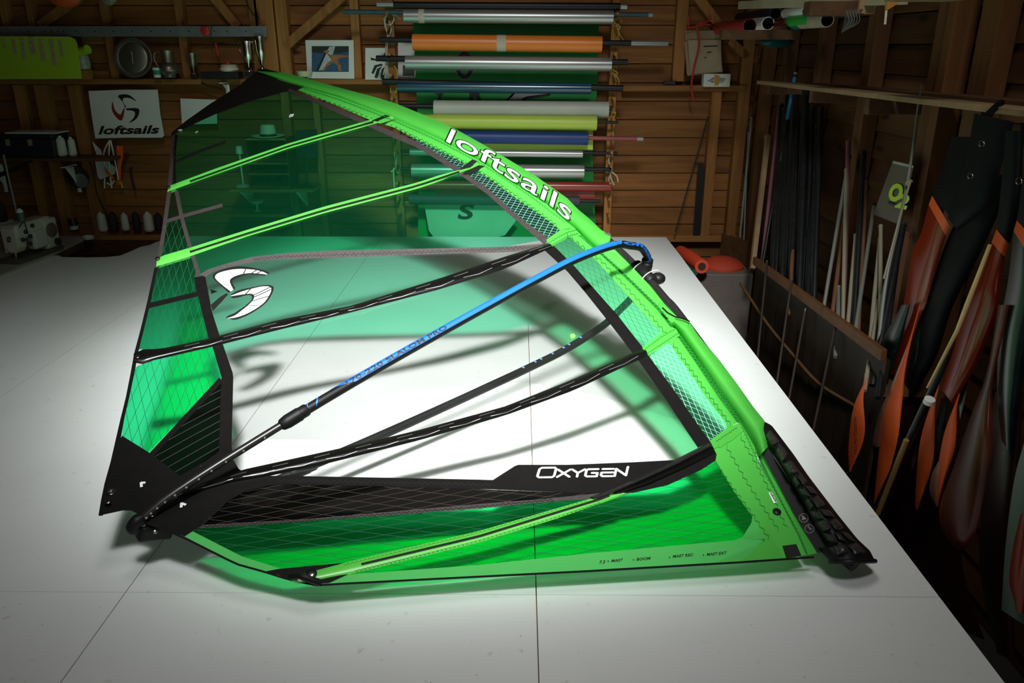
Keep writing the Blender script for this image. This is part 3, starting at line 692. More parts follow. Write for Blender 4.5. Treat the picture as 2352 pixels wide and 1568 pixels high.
# lower sleeve, from the cut-out to the heel
cut_edge = [(1404, 551), (1412, 575), (1424, 589), (1455, 627), (1488, 663), (1521, 706), (1539, 721), (1552, 729), (1583, 737)]
mid_crease = [(1383, 580), (1421, 618), (1466, 661), (1513, 708), (1543, 746)]
ribbon('mast_sleeve', mid_crease, [(1412, 573), (1461, 622), (1494, 657), (1528, 700), (1556, 728)], M_green_cloth, .003, 30, 4, prof=lambda u, v: -.016 + .026 * v)
M_crease_shade = mat('crease_shade_green', (.006, .16, .012), .7, noise=.3, scale=60)
band('crease_shade', [(1300, 508), (1366, 569), (1421, 619), (1466, 662), (1513, 709), (1553, 761), (1604, 835), (1655, 912), (1698, 970), (1734, 1030), (1781, 1128), (1835, 1231), (1853, 1272)], 5, M_crease_shade, .004, 70)  # dark green strip paints in the shade of the crease
low_crease = [(1543, 746), (1553, 759), (1604, 833), (1655, 910), (1698, 968), (1732, 1024), (1741, 1050)]
low_outer = [(1552, 729), (1583, 736), (1604, 767), (1630, 800), (1655, 830), (1693, 881), (1731, 935), (1757, 967), (1764, 1026)]
LS = ribbon_fn(low_crease, low_outer, 60, lambda u, v: -.014 * (1 - v) ** 2 + .052 * math.sin(math.pi * min(1, v * .93)) ** .9)
obj('mast_sleeve', MB().grid([[LS(i / 59, j / 12) for j in range(13)] for i in range(60)]), M_green_cloth, sail, smooth=True)
obj('sleeve_underside', under(low_crease, low_outer, 30, .05), M_green_cloth, sail, smooth=True)
band('sleeve_hem', [(1521, 706), (1533, 718), (1552, 728), (1570, 731), (1584, 738)], 3.5, M_black, .046, 16)
# green strip between crease and heel guard
ribbon('sleeve_facing', [(1712, 996), (1732, 1026), (1781, 1127), (1808, 1181), (1835, 1229), (1855, 1274)], [(1745, 1000), (1752, 1040), (1790, 1103), (1826, 1173), (1848, 1221), (1876, 1270)], M_green_cloth, -.002, 20, 2, prof=lambda u, v: -.012 + .02 * v)
zigzag([(1366, 566), (1421, 614), (1513, 704), (1604, 829), (1698, 964), (1741, 1056), (1781, 1124), (1835, 1226), (1852, 1268)], 2, 4.5, M_stitch, 1.2, .012)
zigzag([(700, 214), (809, 254), (900, 285), (1000, 337), (1066, 369), (1128, 407), (1235, 484), (1280, 518)], 2.4, 6, M_stitch, 1.1, .012)
zigzag([(690, 200), (779, 228), (893, 271), (1007, 322), (1106, 375), (1208, 442), (1296, 507)], 1.6, 4, M_stitch, 1.0, .019)
zigzag([(1300, 536), (1380, 596), (1470, 692), (1530, 764)], 2.6, 8, M_stitch, 1.1, .017)
zigzag([(1545, 786), (1620, 894), (1680, 975)], 2.6, 8, M_stitch, 1.1, .016)
zigzag([(1645, 1066), (1690, 1128), (1728, 1180), (1768, 1238)], 3, 9, M_stitch, 1.1, .008)
zigzag([(1667, 1022), (1712, 1100), (1750, 1160), (1790, 1218)], 3, 9, M_stitch, 1.1, .008)
zigzag([(1700, 1000), (1740, 1070), (1775, 1140), (1806, 1210)], 3, 9, M_stitch, 1.1, .008)

# ---- lettering on the sleeve
def slt(u0, u1, v0, v1, e): return lambda u, v: SLV_fn(lerp(u0, u1, u), lerp(v0, v1, v), e)
lm, bx_ = letters('loftsails', slt(.497, .868, .05, .93, .004), 44, 9, .18, .002, 1.0)
obj('sleeve_lettering', lm, M_letter, sail)
lm2, _ = letters('loftsails', slt(.497, .868, .05, .93, .0028), 44, 9, .18, .030, 1.0, box=bx_)
obj('sleeve_lettering_outline', lm2, M_ink, sail)

# ---- name on the patch: strokes with round ends
def strokes(paths, fn, wd, asp):
    """paths in a letter frame; fn(x, y) -> point; wd stroke width (frame units)"""
    mb = MB()
    for P in paths:
        P = [V((x, y)) for x, y in P]
        for a, b in zip(P, P[1:]):
            d = (b - a).normalized(); q = V((-d.y, d.x)) * wd / 2; K = max(1, int((b - a).length / .5))
            L = [a.lerp(b, i / K) for i in range(K + 1)]
            mb.grid([[fn(*(c + q)) for c in L], [fn(*(c - q)) for c in L]])
        for c in P:
            k = 10; mb.add([fn(c.x + wd / 2 * math.cos(2 * math.pi * i / k), c.y + wd / 2 * math.sin(2 * math.pi * i / k)) for i in range(k)], [tuple(range(k))])
    return mb
GL = {'O': (1.55, [[(.18, 0), (1.2, 0), (1.35, .15), (1.42, .95), (1.3, 1.1), (.28, 1.1), (.12, .95), (.03, .15), (.18, 0)]]),
      'X': (1.15, [[(.05, .02), (1.0, .85)], [(.05, .85), (1.0, .02)]]), 'Y': (1.05, [[(.0, .85), (.48, .45), (1.0, .85)], [(.48, .45), (.46, .02)]]),
      'G': (1.2, [[(1.0, .85), (.22, .85), (.08, .72), (.05, .15), (.18, .02), (.95, .02), (.98, .4), (.55, .42)]]),
      'E': (1.15, [[(1.0, .85), (.15, .85)], [(1.0, .44), (.12, .44)], [(.1, .44), (.08, .15), (.2, .02), (1.0, .02)]]),
      'N': (1.1, [[(.02, .02), (.06, .85), (.9, .08), (.96, 1.05)]])}
def word(s, scale_fn, wd, name, m, parent, e):
    x = 0; paths = []
    for ch in s:
        adv, ps = GL[ch]; paths += [[(px + x, py) for px, py in p] for p in ps]; x += adv
    return obj(name, strokes(paths, scale_fn, wd, 1), m, parent)
word('OXYGEN', lambda x, y: sp(1233 + x * 29.2 + y * 3, 1096 - y * 20 - x * .45, .0058), .20, 'name_lettering', M_letter, sail, 0)
# ---- small print along the foot
def foot_text(s, x0, x1, y0, y1, h):
    lm, _ = letters(s, lambda u, v: sp(lerp(x0, x1, u) + v * 1.5, lerp(y0, y1, u) - v * h, .0062), 6, 1, 0, .02)
    obj('foot_print', lm, M_ink, sail)
foot_text('7.3', 1376, 1389, 1294, 1293, 7); foot_text('MAST', 1404, 1430, 1290.5, 1288.5, 6.5)
foot_text('BOOM', 1462, 1493, 1287, 1284.5, 6.5); foot_text('MAST REC', 1545, 1591, 1280.5, 1276.5, 6.5); foot_text('MAST EXT', 1623, 1668, 1276, 1272, 6.5)
for p in ((1397, 1288), (1455, 1285), (1538, 1279.5), (1616, 1274)):
    obj('foot_print', MB().add([sp(p[0] + 1.6 * math.cos(a * .785), p[1] + 1.6 * math.sin(a * .785), .0062) for a in range(8)], [tuple(range(8))]), M_ink, sail)

# ---- emblem on the window: two striped blades and a black one
def blade(outer, inner, n=30): return spline([(*p, 0) for p in outer], n), spline([(*p, 0) for p in inner], n)
def emblem(outer, inner, stripes, e=.003):
    a, b = blade(outer, inner); n = len(a); mid = [(p + q) / 2 for p, q in zip(a, b)]
    def grow(p, c, d): t = (p - c); return c + t * (1 + d / max(t.length, 1.2))
    A = [grow(p, c, 6) for p, c in zip(a, mid)]; B = [grow(p, c, 6) for p, c in zip(b, mid)]
    obj('emblem_outline', MB().grid([[sp(p.x, p.y, e) for p in A], [sp(p.x, p.y, e) for p in B]]), M_ink, sail)
    obj('emblem_blade', MB().grid([[sp(p.x, p.y, e + .0012) for p in a], [sp(p.x, p.y, e + .0012) for p in b]]), M_letter, sail)
    for s in stripes:
        i = int(s * (n - 1)); p, q = a[i], b[i]; d = V((1.0, .5, 0)); mb = MB().add([sp(*(p - d)[:2], e + .002), sp(*(q - d)[:2], e + .002), sp(*(q + d)[:2], e + .002), sp(*(p + d)[:2], e + .002)], [(0, 1, 2, 3)])
        obj('emblem_stripe', mb, M_ink, sail)
emblem([(530, 669), (508, 652), (494, 637), (504, 626), (540, 618), (580, 619), (603, 624), (614, 629)], [(536, 665), (531, 655), (528, 647), (530, 640), (545, 632), (570, 627), (595, 628), (612, 630)], (.14, .25, .4, .55, .66, .76, .86))
emblem([(530, 679), (560, 668), (600, 658), (620, 659), (622, 670), (606, 695), (575, 716), (545, 728), (522, 731)], [(530, 680), (556, 676), (575, 674), (583, 677), (583, 686), (572, 699), (556, 712), (540, 724), (521, 731)], (.2, .38, .48, .57, .66, .75, .84))
panel('emblem_dark_blade', [(520, 673), (524, 676), (508, 694), (489, 714), (484, 700), (505, 682)], M_ink, .0045, 15)
panel('draft_dot', [(1309, 771), (1312, 766), (1318, 766), (1322, 770), (1320, 775), (1313, 777)], mat('green_dot', (.2, .7, .1), .5), .003, 6)

# ---- fittings: eyelets, buttons, loops, heel guard
def disc(x, y, r, h, m, name, ring=None, e=.006):
    c = sp(x, y, e); mb = MB().lathe(c, [(r, 0), (r, h * .7), (r * .8, h), (.001, h)], 18, SN) if not ring else \
        MB().lathe(c, [(ring, 0), (r, 0), (r, h * .6), (r * .85, h), (ring * 1.1, h), (ring, h * .4), (ring, 0)], 20, SN)
    return obj(name, mb, m, sail, smooth=True)
for x, y in ((256, 1130), (350, 1180)): disc(x, y, .013, .005, M_steel, 'eyelet', ring=.0075)
for x, y in ((316, 820), (248, 1153), (362, 594), (387, 430)):
    disc(x, y, .010, .006, M_rubber, 'batten_screw', e=.014); disc(x, y, .0062, .003, M_steel, 'screw_head', e=.020)
disc(715, 1318, .016, .006, M_rubber, 'batten_screw', e=.012); disc(715, 1318, .009, .003, M_steel, 'screw_head', e=.018)
disc(1784, 1176, .013, .007, M_rubber, 'button', e=.006); disc(1784, 1176, .004, .003, M_steel, 'button_pin', e=.013)
panel('care_label', [(1765, 1131), (1772, 1129), (1785, 1153), (1777, 1156)], M_letter, .009, 12)
lm, _ = letters('loftsails', lambda u, v: sp(1768.5 + u * 13 + v * 3.4, 1131.5 + u * 21 - v * 1.6, .0105), 4, 1, .1, .02); obj('care_label_print', lm, M_ink, sail)
panel('sleeve_label', [(1382, 540), (1387, 535), (1399, 534), (1404, 538), (1398, 545), (1390, 546)], M_grey, .030, 8)
panel('patch_square', [(1797, 1253), (1829, 1249), (1841, 1276), (1806, 1281)], M_ink, .0075, 20)
for x, y, s in ((325, 1111, 1), (418, 1158, -1)):
    mb = MB()
    for a, b in (((x - 2, y - 3), (x + 9, y - 2 * s - 1)), ((x - 1, y - 4), (x - (0 if s > 0 else 2), y + 7))):
        A, B = sp(*a, .0062), sp(*b, .0062); d = (B - A).cross(SN).normalized() * .004; mb.add([A + d, A - d, B - d, B + d], [(0, 1, 2, 3)])
    obj('arrow_mark', mb, M_letter, sail)
panel('tail_label', [(448, 304), (454, 300), (455, 303), (449, 306)], M_letter, .006, 6)
for x, y, r in ((414, 299, .012),): disc(x, y, r, .002, M_letter, 'leech_button')
lm, _ = letters('ts', lambda u, v: sp(663 + u * 11 + v * 2, 270 - u * 3 - v * 8, .003), 3, 1, .2, .04); obj('film_mark', lm, M_letter, sail)
# pulley at the foot corner
pl = MB().tube([sp(668, 1325, .012), sp(690, 1322, .03), sp(705, 1328, .03), sp(735, 1338, .01)], .010, 8); obj('corner_strap', pl, M_rubber, sail, smooth=True)
disc(690, 1330, .008, .014, M_steel, 'corner_ring', ring=.005, e=.016)
# heel guard: black flap and quilted protector round the mast foot
panel('heel_flap', [(1746, 1035), (1764, 1026), (1790, 1070), (1830, 1130), (1870, 1200), (1907, 1262), (1907, 1268), (1878, 1269), (1848, 1221), (1821, 1173), (1784, 1103)], mat('black_flap', (.008, .008, .008), .65), .010, 25)
hg_in = [(1752, 1000), (1766, 1028), (1800, 1082), (1840, 1150), (1872, 1210), (1900, 1262), (1908, 1290)]
hg_out = [(1756, 968), (1772, 976), (1822, 1042), (1857, 1093), (1889, 1135), (1924, 1181), (1969, 1237), (1998, 1264), (2010, 1288)]
def heel_prof(u, v):
    b = (.072 - .030 * max(0, u - .6) / .4) * math.sin(math.pi * min(1, v * .97)) ** .7 * min(1, .35 + 2.5 * u)
    # quilted pads: raised islands with sunk seams
    s = u * 9.0 + .25 * math.sin(v * 5 + 3 * u); fu = abs((s % 1) - .5) * 2; fv = abs(v - .48) / (.40 + .05 * math.sin(u * 40))
    pad = (max(0, 1 - fu ** 6)) * max(0, 1 - fv ** 6)
    return b
HG = ribbon_fn(hg_in, hg_out, 60, heel_prof)
M_quilt = mat('black_padded_leather', (.035, .033, .031), .34, noise=.25, scale=40, bump=.2, spec=.7)
obj('heel_guard', MB().grid([[HG(i / 99, j / 20, .008) for j in range(21)] for i in range(100)]), M_rubber, sail, smooth=True)
hu = ribbon_fn(hg_in, hg_out, 40, lambda u, v: -(.03 + .02 * u) * math.sin(math.pi * v) ** .35); obj('heel_guard_underside', MB().grid([[hu(i / 39, j / 8) for j in range(9)] for i in range(40)]), M_rubber, sail, smooth=True)
# quilted pads, each a raised island
def pad(q, h=.017):
    k = 8; rows = []
    for i in range(k + 1):
        r = []
        for j in range(k + 1):
            a, b = i / k, j / k
            u = lerp(lerp(q[0][0], q[1][0], a), lerp(q[3][0], q[2][0], a), b); v = lerp(lerp(q[0][1], q[1][1], a), lerp(q[3][1], q[2][1], a), b)
            e = (1 - abs(2 * a - 1) ** 5) * (1 - abs(2 * b - 1) ** 5); r.append(HG(min(1, max(0, u)), v, .006 + h * e + .002 * math.sin(9 * u * 9 + 7 * v)))
        rows.append(r)
    obj('pad', MB().grid(rows), M_quilt, sail, smooth=True)
rows_ = [(.035, .13, [(.2, .8)]), (.145, .235, [(.14, .78)]), (.25, .345, [(.12, .76)]), (.36, .43, [(.10, .42), (.45, .8)]), (.445, .51, [(.12, .5), (.53, .84)]), (.525, .60, [(.10, .38), (.41, .85)]),
         (.615, .675, [(.12, .45), (.48, .86)]), (.69, .77, [(.12, .5), (.53, .88)]), (.785, .86, [(.10, .42), (.45, .66), (.69, .9)]), (.875, .955, [(.14, .52), (.56, .9)])]
for n_, (u0, u1, vs_) in enumerate(rows_):
    for v0, v1 in vs_:
        t_ = .012 * (1 if n_ % 2 else -1); pad([(u0 + t_, v0), (u1 + t_, v0 + .02), (u1 - t_, v1), (u0 - t_, v1 - .02)])
ring = []
for j in range(25):
    a = 2 * math.pi * j / 24; ring.append(HG(1, .5, -.035) + (E2 * -1).normalized() * .105 * math.cos(a) * .55 + SN * .05 * math.sin(a))
hc = HG(1, .5, 0)
rim = [HG(1, j / 12, .008) for j in range(13)] + [hu(1, j / 8) for j in range(8, -1, -1)]
obj('heel_rim', MB().tube(rim + [rim[0]], .007, 8), M_rubber, sail, smooth=True)
cc = sum(rim, V((0, 0, 0))) / len(rim); deep = E1 * .06
obj('heel_lining', MB().add([p + E1 * .004 for p in rim] + [cc + (p - cc) * .85 + deep for p in rim], [(i, (i + 1) % len(rim), (i + 1) % len(rim) + len(rim), i + len(rim)) for i in range(len(rim))] + [tuple(range(len(rim), 2 * len(rim)))]), M_rubber, sail, smooth=True)
for x, y in ((1846, 1189), (1859, 1214)):
    c = (x, y); mb = MB(); k = 24
    mb.add([sp(x + 11 * math.cos(2 * math.pi * i / k), y + 10.5 * math.sin(2 * math.pi * i / k), .0125) for i in range(k)] + [sp(x + 9.6 * math.cos(2 * math.pi * i / k), y + 9.1 * math.sin(2 * math.pi * i / k), .0125) for i in range(k)],
           [(i, (i + 1) % k, (i + 1) % k + k, i + k) for i in range(k)])
    if y < 1200:
        for a, b in (((x - 4, y - 5), (x + 1, y)), ((x + 1, y), (x - 3, y + 4)), ((x, y - 1), (x + 5, y + 3))):
            A, B = sp(*a, .0125), sp(*b, .0125); d = (B - A).cross(SN).normalized() * .003; mb.add([A + d, A - d, B - d, B + d], [(0, 1, 2, 3)])
    obj('heel_emblem', mb, M_silver, sail)
lm, _ = letters('loft', lambda u, v: sp(1854 + u * 8 + v * 4, 1209 + u * 9 - v * 3, .0125), 2, 1, .1, .02); obj('heel_emblem_print', lm, M_silver, sail)

# ================================================================== MAST
mast_px = [(1955, 1285), (1810, 1075), (1690, 905), (1559, 724), (1528, 688), (1498, 652), (1467, 619), (1429, 581), (1370, 528), (1270, 452), (1130, 362), (980, 287), (850, 234), (720, 196), (606, 166)]
mp_ = []
for i, (x, y) in enumerate(mast_px): mp_.append(sp(x, y, .004 if i > 3 else .0))
mast = thing('mast', 'black carbon mast running up the luff sleeve of the green sail', 'mast', (mp_[0].x, mp_[0].y, mp_[0].z))
path = spline(mp_, 90); obj('mast_tube', MB().tube(path, [lerp(.023, .010, i / 89) for i in range(90)], 14), M_carbon, mast, smooth=True)
obj('mast_base', MB().tube([path[0] - E1 * .02, path[0] + E1 * .05], .028, 14), M_rubber, mast, smooth=True)

# ================================================================== BOOM (two bowed arms round the sail)
BEND = sp(318, 1205)
def bp(t, wv): return BOOM_P.lerp(BEND, t) + SN * wv
boom = thing('boom', 'black and blue windsurf boom with rubber grip clamped round the sail', 'boom', (BEND.x, BEND.y, 0))
ctl = [(-.012, .02), (-.012, .05), (-.002, .085), (.018, .132), (.05, .168), (.10, .212), (.2, .232), (.3, .222), (.4, .205), (.5, .186), (.6, .165), (.7, .140), (.765, .121)]
ctl2 = [(.765, .121), (.86, .089), (.92, .066), (.965, .043), (.99, .02), (1.0, .0)]
up = spline([bp(*c) for c in ctl], 80); lo = spline([bp(a, -b) for a, b in ctl], 80)
tu = spline([bp(*c) for c in ctl2], 30); tl_ = spline([bp(a, -b) for a, b in ctl2], 30)
RB = .0165
def half_grip(path, r, a0, a1, i0, i1, lift=.0012, nn=8, taper=True):
    """painted strip that follows the upper side of a tube"""
    rows = []
    for i in range(i0, i1 + 1):
        p = path[i]; t = (path[min(i + 1, len(path) - 1)] - path[max(i - 1, 0)]).normalized()
        s = t.cross(SN).normalized(); n = s.cross(t).normalized()
        if n.dot(SN) < 0: n = -n
        w_ = (a1 - a0); k = 1
        if taper and i > i1 - 6: k = max(.02, (i1 - i) / 6)
        rows.append([p + (n * math.cos(lerp(a0, a0 + w_ * 1, j / nn) * 1) + s * math.sin(lerp(a0 + (1 - k) * w_ * .0, a0 + w_ * k, j / nn))) * (r + lift) for j in range(nn + 1)])
    return MB().grid(rows)
arm = obj('boom_arm', MB().tube(up, RB, 18), M_rubber, boom, smooth=True)
obj('boom_arm', MB().tube(lo, RB, 18), M_rubber, boom, smooth=True)
obj('boom_tail', MB().tube(tu, .0125, 14), M_carbon, boom, smooth=True)
obj('boom_tail', MB().tube(tl_, .0125, 14), M_carbon, boom, smooth=True)
for P, Q in ((up, tu), (lo, tl_)):
    a, b = P[-1], Q[4]; d = (b - a).normalized()
    cl_ = obj('length_clamp', MB().tube([a - d * .045, a - d * .04, a - d * .018, a - d * .016, a + d * .03, a + d * .05, a + d * .056], [.0185, .021, .021, .023, .023, .019, .0135], 16), M_rubber, boom, smooth=True)
# end fitting
e0 = bp(1.0, 0); d = (bp(1.0, 0) - bp(.95, 0)).normalized()
endp = [tu[-3], bp(.998, .02), bp(1.008, 0), bp(.998, -.02), tl_[-3]]
obj('tail_end', MB().tube(spline(endp, 20), .019, 14), M_rubber, boom, smooth=True)
side = d.cross(SN).normalized()
blk = MB().beam(bp(.965, -.075), bp(1.004, -.02), .055, .05, up=SN); tb = obj('pulley_block', blk, M_rubber, boom, bevel=.008)
for k in (-.012, .016):
    c = bp(.99, -.03) + d * k * 0 + (EYE - bp(.99, -.03)).normalized() * .034 + V((k * 1.1, 0, -k * .9)); obj('rivet', MB().lathe(c, [(.0065, 0), (.0065, .003), (.003, .005)], 12, (EYE - c)), M_steel, tb, smooth=True)
# outhaul line to the eyelet
obj('outhaul_line', MB().tube(spline([bp(.985, .0), sp(338, 1186, .02), sp(350, 1180, .008)], 8), .003, 6), mat('dark_red_line', (.06, .015, .012), .7), boom, smooth=True)
# adjustment holes on the tail
mb = MB()
for i in range(3, 24, 2):
    p = tu[i]; t = (tu[i + 1] - tu[i - 1]).normalized(); s = t.cross(SN).normalized(); s = s if s.y < 0 else -s
    q = (s * .8 + SN * .25).normalized(); mb.lathe(p + q * .0122, [(.0035, 0), (.0035, .0008), (.001, .0009)], 8, q)
obj('adjustment_holes', mb, M_silver, boom)
# blue upper side of the grip
def grip_strip(path, i0, i1, vlo, vhi, tip=True, head=False):
    rows = []
    for i in range(i0, i1 + 1):
        p = path[i]; t = (path[min(i + 1, len(path) - 1)] - path[max(i - 1, 0)]).normalized()
        view = (EYE - p).normalized(); b = t.cross(view).normalized()
        ref = UPV(t, p); a0, a1 = vlo, vhi
        if tip and i > i1 - 3: a0 = lerp(vlo, vhi, 1 - (i1 - i) / 3.)
        rows.append([p + ref(lerp(a0, a1, j / 8)) * (RB + .0009) for j in range(9)])
    return MB().grid(rows)
def UPV(t, p):
    """direction round the tube: 0 = its front (camera-side) face, pi/2 = over its upper edge"""
    w_ = EYE - p; w_ = (w_ - t * w_.dot(t)).normalized(); b = t.cross(w_).normalized()
    if b.z < 0: b = -b
    return lambda v: w_ * math.cos(v) + b * math.sin(v)
def bidx(x):
    Q = [proj(p)[0] for p in up]
    k = max(i for i in range(3, len(up) - 1) if Q[i] > x)
    return k + (Q[k] - x) / max(1e-6, Q[k] - Q[min(k + 1, len(up) - 1)])
gs = obj('blue_grip', grip_strip(up, int(bidx(1402)), int(round(bidx(757))), -.12, 1.75), M_blue, boom, smooth=True)
def grip_fn(path, i0, i1, v0, v1, e):
    def f(u, v):
        s = min(max(lerp(i0, i1, u), 1), len(path) - 2.01); i = int(s); fr_ = s - i; p = path[i].lerp(path[i + 1], fr_); t = (path[i + 1] - path[i - 1]).normalized()
        return p + UPV(t, p)(lerp(v0, v1, v)) * (RB + e)
    return f
lm, _ = letters('170-220 SLALOM PRO', grip_fn(up, bidx(796), bidx(1024), .0, .95, .0018), 40, 3, 0, .03, 1.06); obj('grip_lettering', lm, M_ink, boom)
lm, _ = letters('loftsails', grip_fn(up, bidx(1406), 3.0, .1, 1.15, .0014), 20, 4, .1, .03, 1.0); obj('grip_lettering', lm, M_blue, boom)
for u0, u1, va, vb, w_ in ((bidx(692), bidx(704), 1.2, -.2, .22), (bidx(702), bidx(713), -.2, 1.2, .24), (bidx(722), bidx(738), -.4, 1.3, .22)):
    f = grip_fn(up, u0, u1, 0, 1, .0016); rows = [[f(i / 12, lerp(va, vb, (i / 12) ** .8) + s * w_ * math.sin(math.pi * (.12 + .8 * i / 12))) for i in range(13)] for s in (-1, -.33, .33, 1)]
    obj('grip_emblem', MB().grid(rows), M_blue, boom, smooth=True)
# blue graduation ticks on the lower arm
mb = MB()
for x, y in ((1206, 853), (1228, 842), (1250, 831), (1272, 822), (1293, 811), (1315, 800), (1336, 789)):
    best = min(range(len(lo)), key=lambda i: (V(proj(lo[i])) - V((x, y))).length); p = lo[best]; t = (lo[best + 1] - lo[best - 1]).normalized(); f = UPV(t, p)
    mb.grid([[p + t * s + f(v) * (RB + .001) for v in (.5, .8, 1.1, 1.4)] for s in (-.005, .005)])
obj('graduation_ticks', mb, mat('pale_blue_paint', (.15, .38, .75), .5), boom)
# mast clamp
u_m = (sp(1429, 581) - sp(1498, 652)).normalized()
hd = thing  # (clamp belongs to the boom)
c0 = sp(1478, 630); out = (SN.cross(u_m)).normalized(); out = out if out.x > 0 else -out
obj('clamp_body', MB().tube([c0 - u_m * .075, c0 - u_m * .07, c0 + u_m * .07, c0 + u_m * .075], [.028, .032, .032, .028], 16), M_rubber, boom, smooth=True)
obj('clamp_hinge', MB().tube([bp(-.012, .045), bp(-.012, -.045)], .026, 14), M_rubber, boom, smooth=True)
obj('clamp_lever', MB().ball(c0 + out * .045 - u_m * .05, .034, 14, (1, 1, .8)), M_rubber, boom, smooth=True)
obj('clamp_knuckle', MB().ball(c0 + out * .035 + u_m * .035 + SN * .02, .026, 14), M_rubber, boom, smooth=True)
for k in (-.035, .045):
    c = c0 + u_m * k; obj('clamp_cord', MB().tube([c + (out * math.cos(a) * .055 + out * .018 + SN * math.sin(a) * .036) + u_m * .01 * math.cos(a) for a in [math.pi * 2 * i / 24 for i in range(25)]], .0022, 6), mat('white_cord', (.75, .72, .66), .6), boom, smooth=True)
# ================================================================== THINGS ON AND BEFORE THE BACK WALL
M_alu = mat('dull_aluminium', (.33, .36, .36), .45, .7, noise=.1, scale=20)
M_red = mat('red_plastic', (.55, .03, .02), .4, noise=.1)
M_lime = mat('lime_sheet', (.42, .62, .03), .55, noise=.06, scale=3)
M_pewter = mat('pewter', (.30, .28, .21), .38, .85, noise=.2, scale=10)
M_silverware = mat('silver_plate', (.72, .70, .62), .18, 1., noise=.1)
M_paper = mat('white_paper', (.72, .71, .66), .7, noise=.05, scale=4)
M_cream = mat('cream_ceramic', (.70, .64, .48), .4, noise=.05)
M_iron = mat('black_iron', (.015, .014, .014), .5, noise=.2)
M_blackplastic = mat('black_plastic', (.018, .018, .02), .4, noise=.2)
M_thread_w = mat('off_white_thread', (.66, .64, .54), .75, noise=.08, scale=90, aniso=(1, 1, 8), bump=.2)
M_thread_k = mat('black_thread', (.015, .015, .018), .75, noise=.2, scale=90, aniso=(1, 1, 8))
M_orange_web = mat('orange_webbing', (.85, .12, .01), .6, noise=.1, scale=40)
M_foil = mat('silver_film_roll', (.36, .36, .34), .3, .55, noise=.15, scale=3, aniso=(.3, 8, 8))
M_mast_tube = mat('black_mast_tube', (.010, .0105, .011), .4, noise=.3, scale=20, spec=.3)
M_rope = mat('cotton_rope', (.52, .47, .36), .8, noise=.15, scale=60)
M_yrope = mat('yellow_rope', (.50, .38, .04), .8, noise=.15, scale=60)
BY = (0, 1, 0)
def slab(name, pts, Y, th, m, parent=None, **k):
    """flat thing against the back wall, outline given in the photo, real thickness"""
    return obj(name, MB().prism([pY(x, y, Y) for x, y in pts], (0, th, 0)), m, parent, **k)
def rect(x0, y0, x1, y1): return [(x0, y0), (x1, y0), (x1, y1), (x0, y1)]
def wsc(Y): return FPX / (Y * math.cos(PITCH) + .25)     # pixels per metre near that depth

# --- long aluminium straightedge over the shelf
a = pY(300, 84, 6.8)
ru = thing('straightedge', 'long grey aluminium straightedge with drilled holes hung above the shelf', 'ruler', (a.x, 6.8, a.z))
slab('rail', rect(-40, 60, 612, 84), 6.8, .012, M_alu, ru, bevel=.002)
mb = MB()
for x in (66, 104, 118, 132, 146, 175, 218, 261, 304, 347, 391, 434, 492, 521, 565): c = pY(x, 72, 6.8); mb.lathe(c + V((0, .0005, 0)), [(.006, 0), (.006, .0012), (.001, .0014)], 8, (0, -1, 0))
o = obj('screw_holes', mb, M_iron, ru); o['kind'] = 'stuff'
kn = pY(473, 71, 6.78); tag(obj('tape_measure', MB().lathe(kn, [(.034, 0), (.036, .008), (.036, .024), (.026, .03), (.012, .031), (.012, .034), (.004, .034)], 22, (0, -1, 0)), M_red, smooth=True), 'small round red tape reel hung on the aluminium straightedge', 'tape measure')
t = thing('scraper', 'small tool with red handle hanging below the straightedge', 'tool', pY(497, 127, 6.76))
obj('handle', MB().tube([pY(495, 100, 6.76), pY(497, 108, 6.76), pY(500, 127, 6.76)], [.007, .009, .008], 10), M_red, t, smooth=True)
obj('blade', MB().tube([pY(492, 86, 6.77), pY(494, 100, 6.76)], .004, 8), M_iron, t); obj('hook', MB().tube([pY(486, 60, 6.77), pY(485, 90, 6.77), pY(488, 116, 6.77)], .003, 6), M_iron, t)
# --- lime board with writing strips
lb_ = thing('lime_template', 'lime green sheet with rows of scribbled pale strips at upper left', 'template sheet', pY(90, 183, 6.74))
slab('sheet', [(-40, 83), (160, 84), (172, 90), (177, 100), (187, 181), (-40, 182)], 6.74, .006, M_lime, lb_)
M_tp = mat('pale_pink_tape', (.42, .32, .20), .8, noise=.25, scale=60)
for x, y0, y1, s in ((7, 88, 112, 3), (30, 90, 124, 4), (49, 87, 135, 4), (70, 84, 124, 6), (92, 88, 140, 5), (116, 90, 150, 5), (137, 92, 131, 4)):
    slab('writing_strip', [(x - s, y0), (x + s, y0), (x + s + (y1 - y0) * .16, y1), (x - s + (y1 - y0) * .16, y1)], 6.737, .002, M_tp, lb_)
# --- glass jar with lime lid
j = pY(196, 180, 6.8)
t = thing('glass_jar', 'small glass jar with a lime cap beside the lime sheet', 'jar', j)
M_jar = mat('jar_glass', (.35, .36, .30), .15, noise=.3, scale=25, spec=.6)
obj('jar_body', MB().lathe(pY(196, 161, 6.8), [(.03, 0), (.045, .01), (.05, .06), (.042, .1), (.03, .125)], 18), M_jar, t, smooth=True)
obj('cap', MB().tube([pY(180, 121, 6.79), pY(202, 113, 6.76)], [.032, .036], 16), M_lime, t, smooth=True)
obj('lower_block', MB().box(pY(196, 171, 6.8), (.09, .08, .07)), M_stud_x, t)
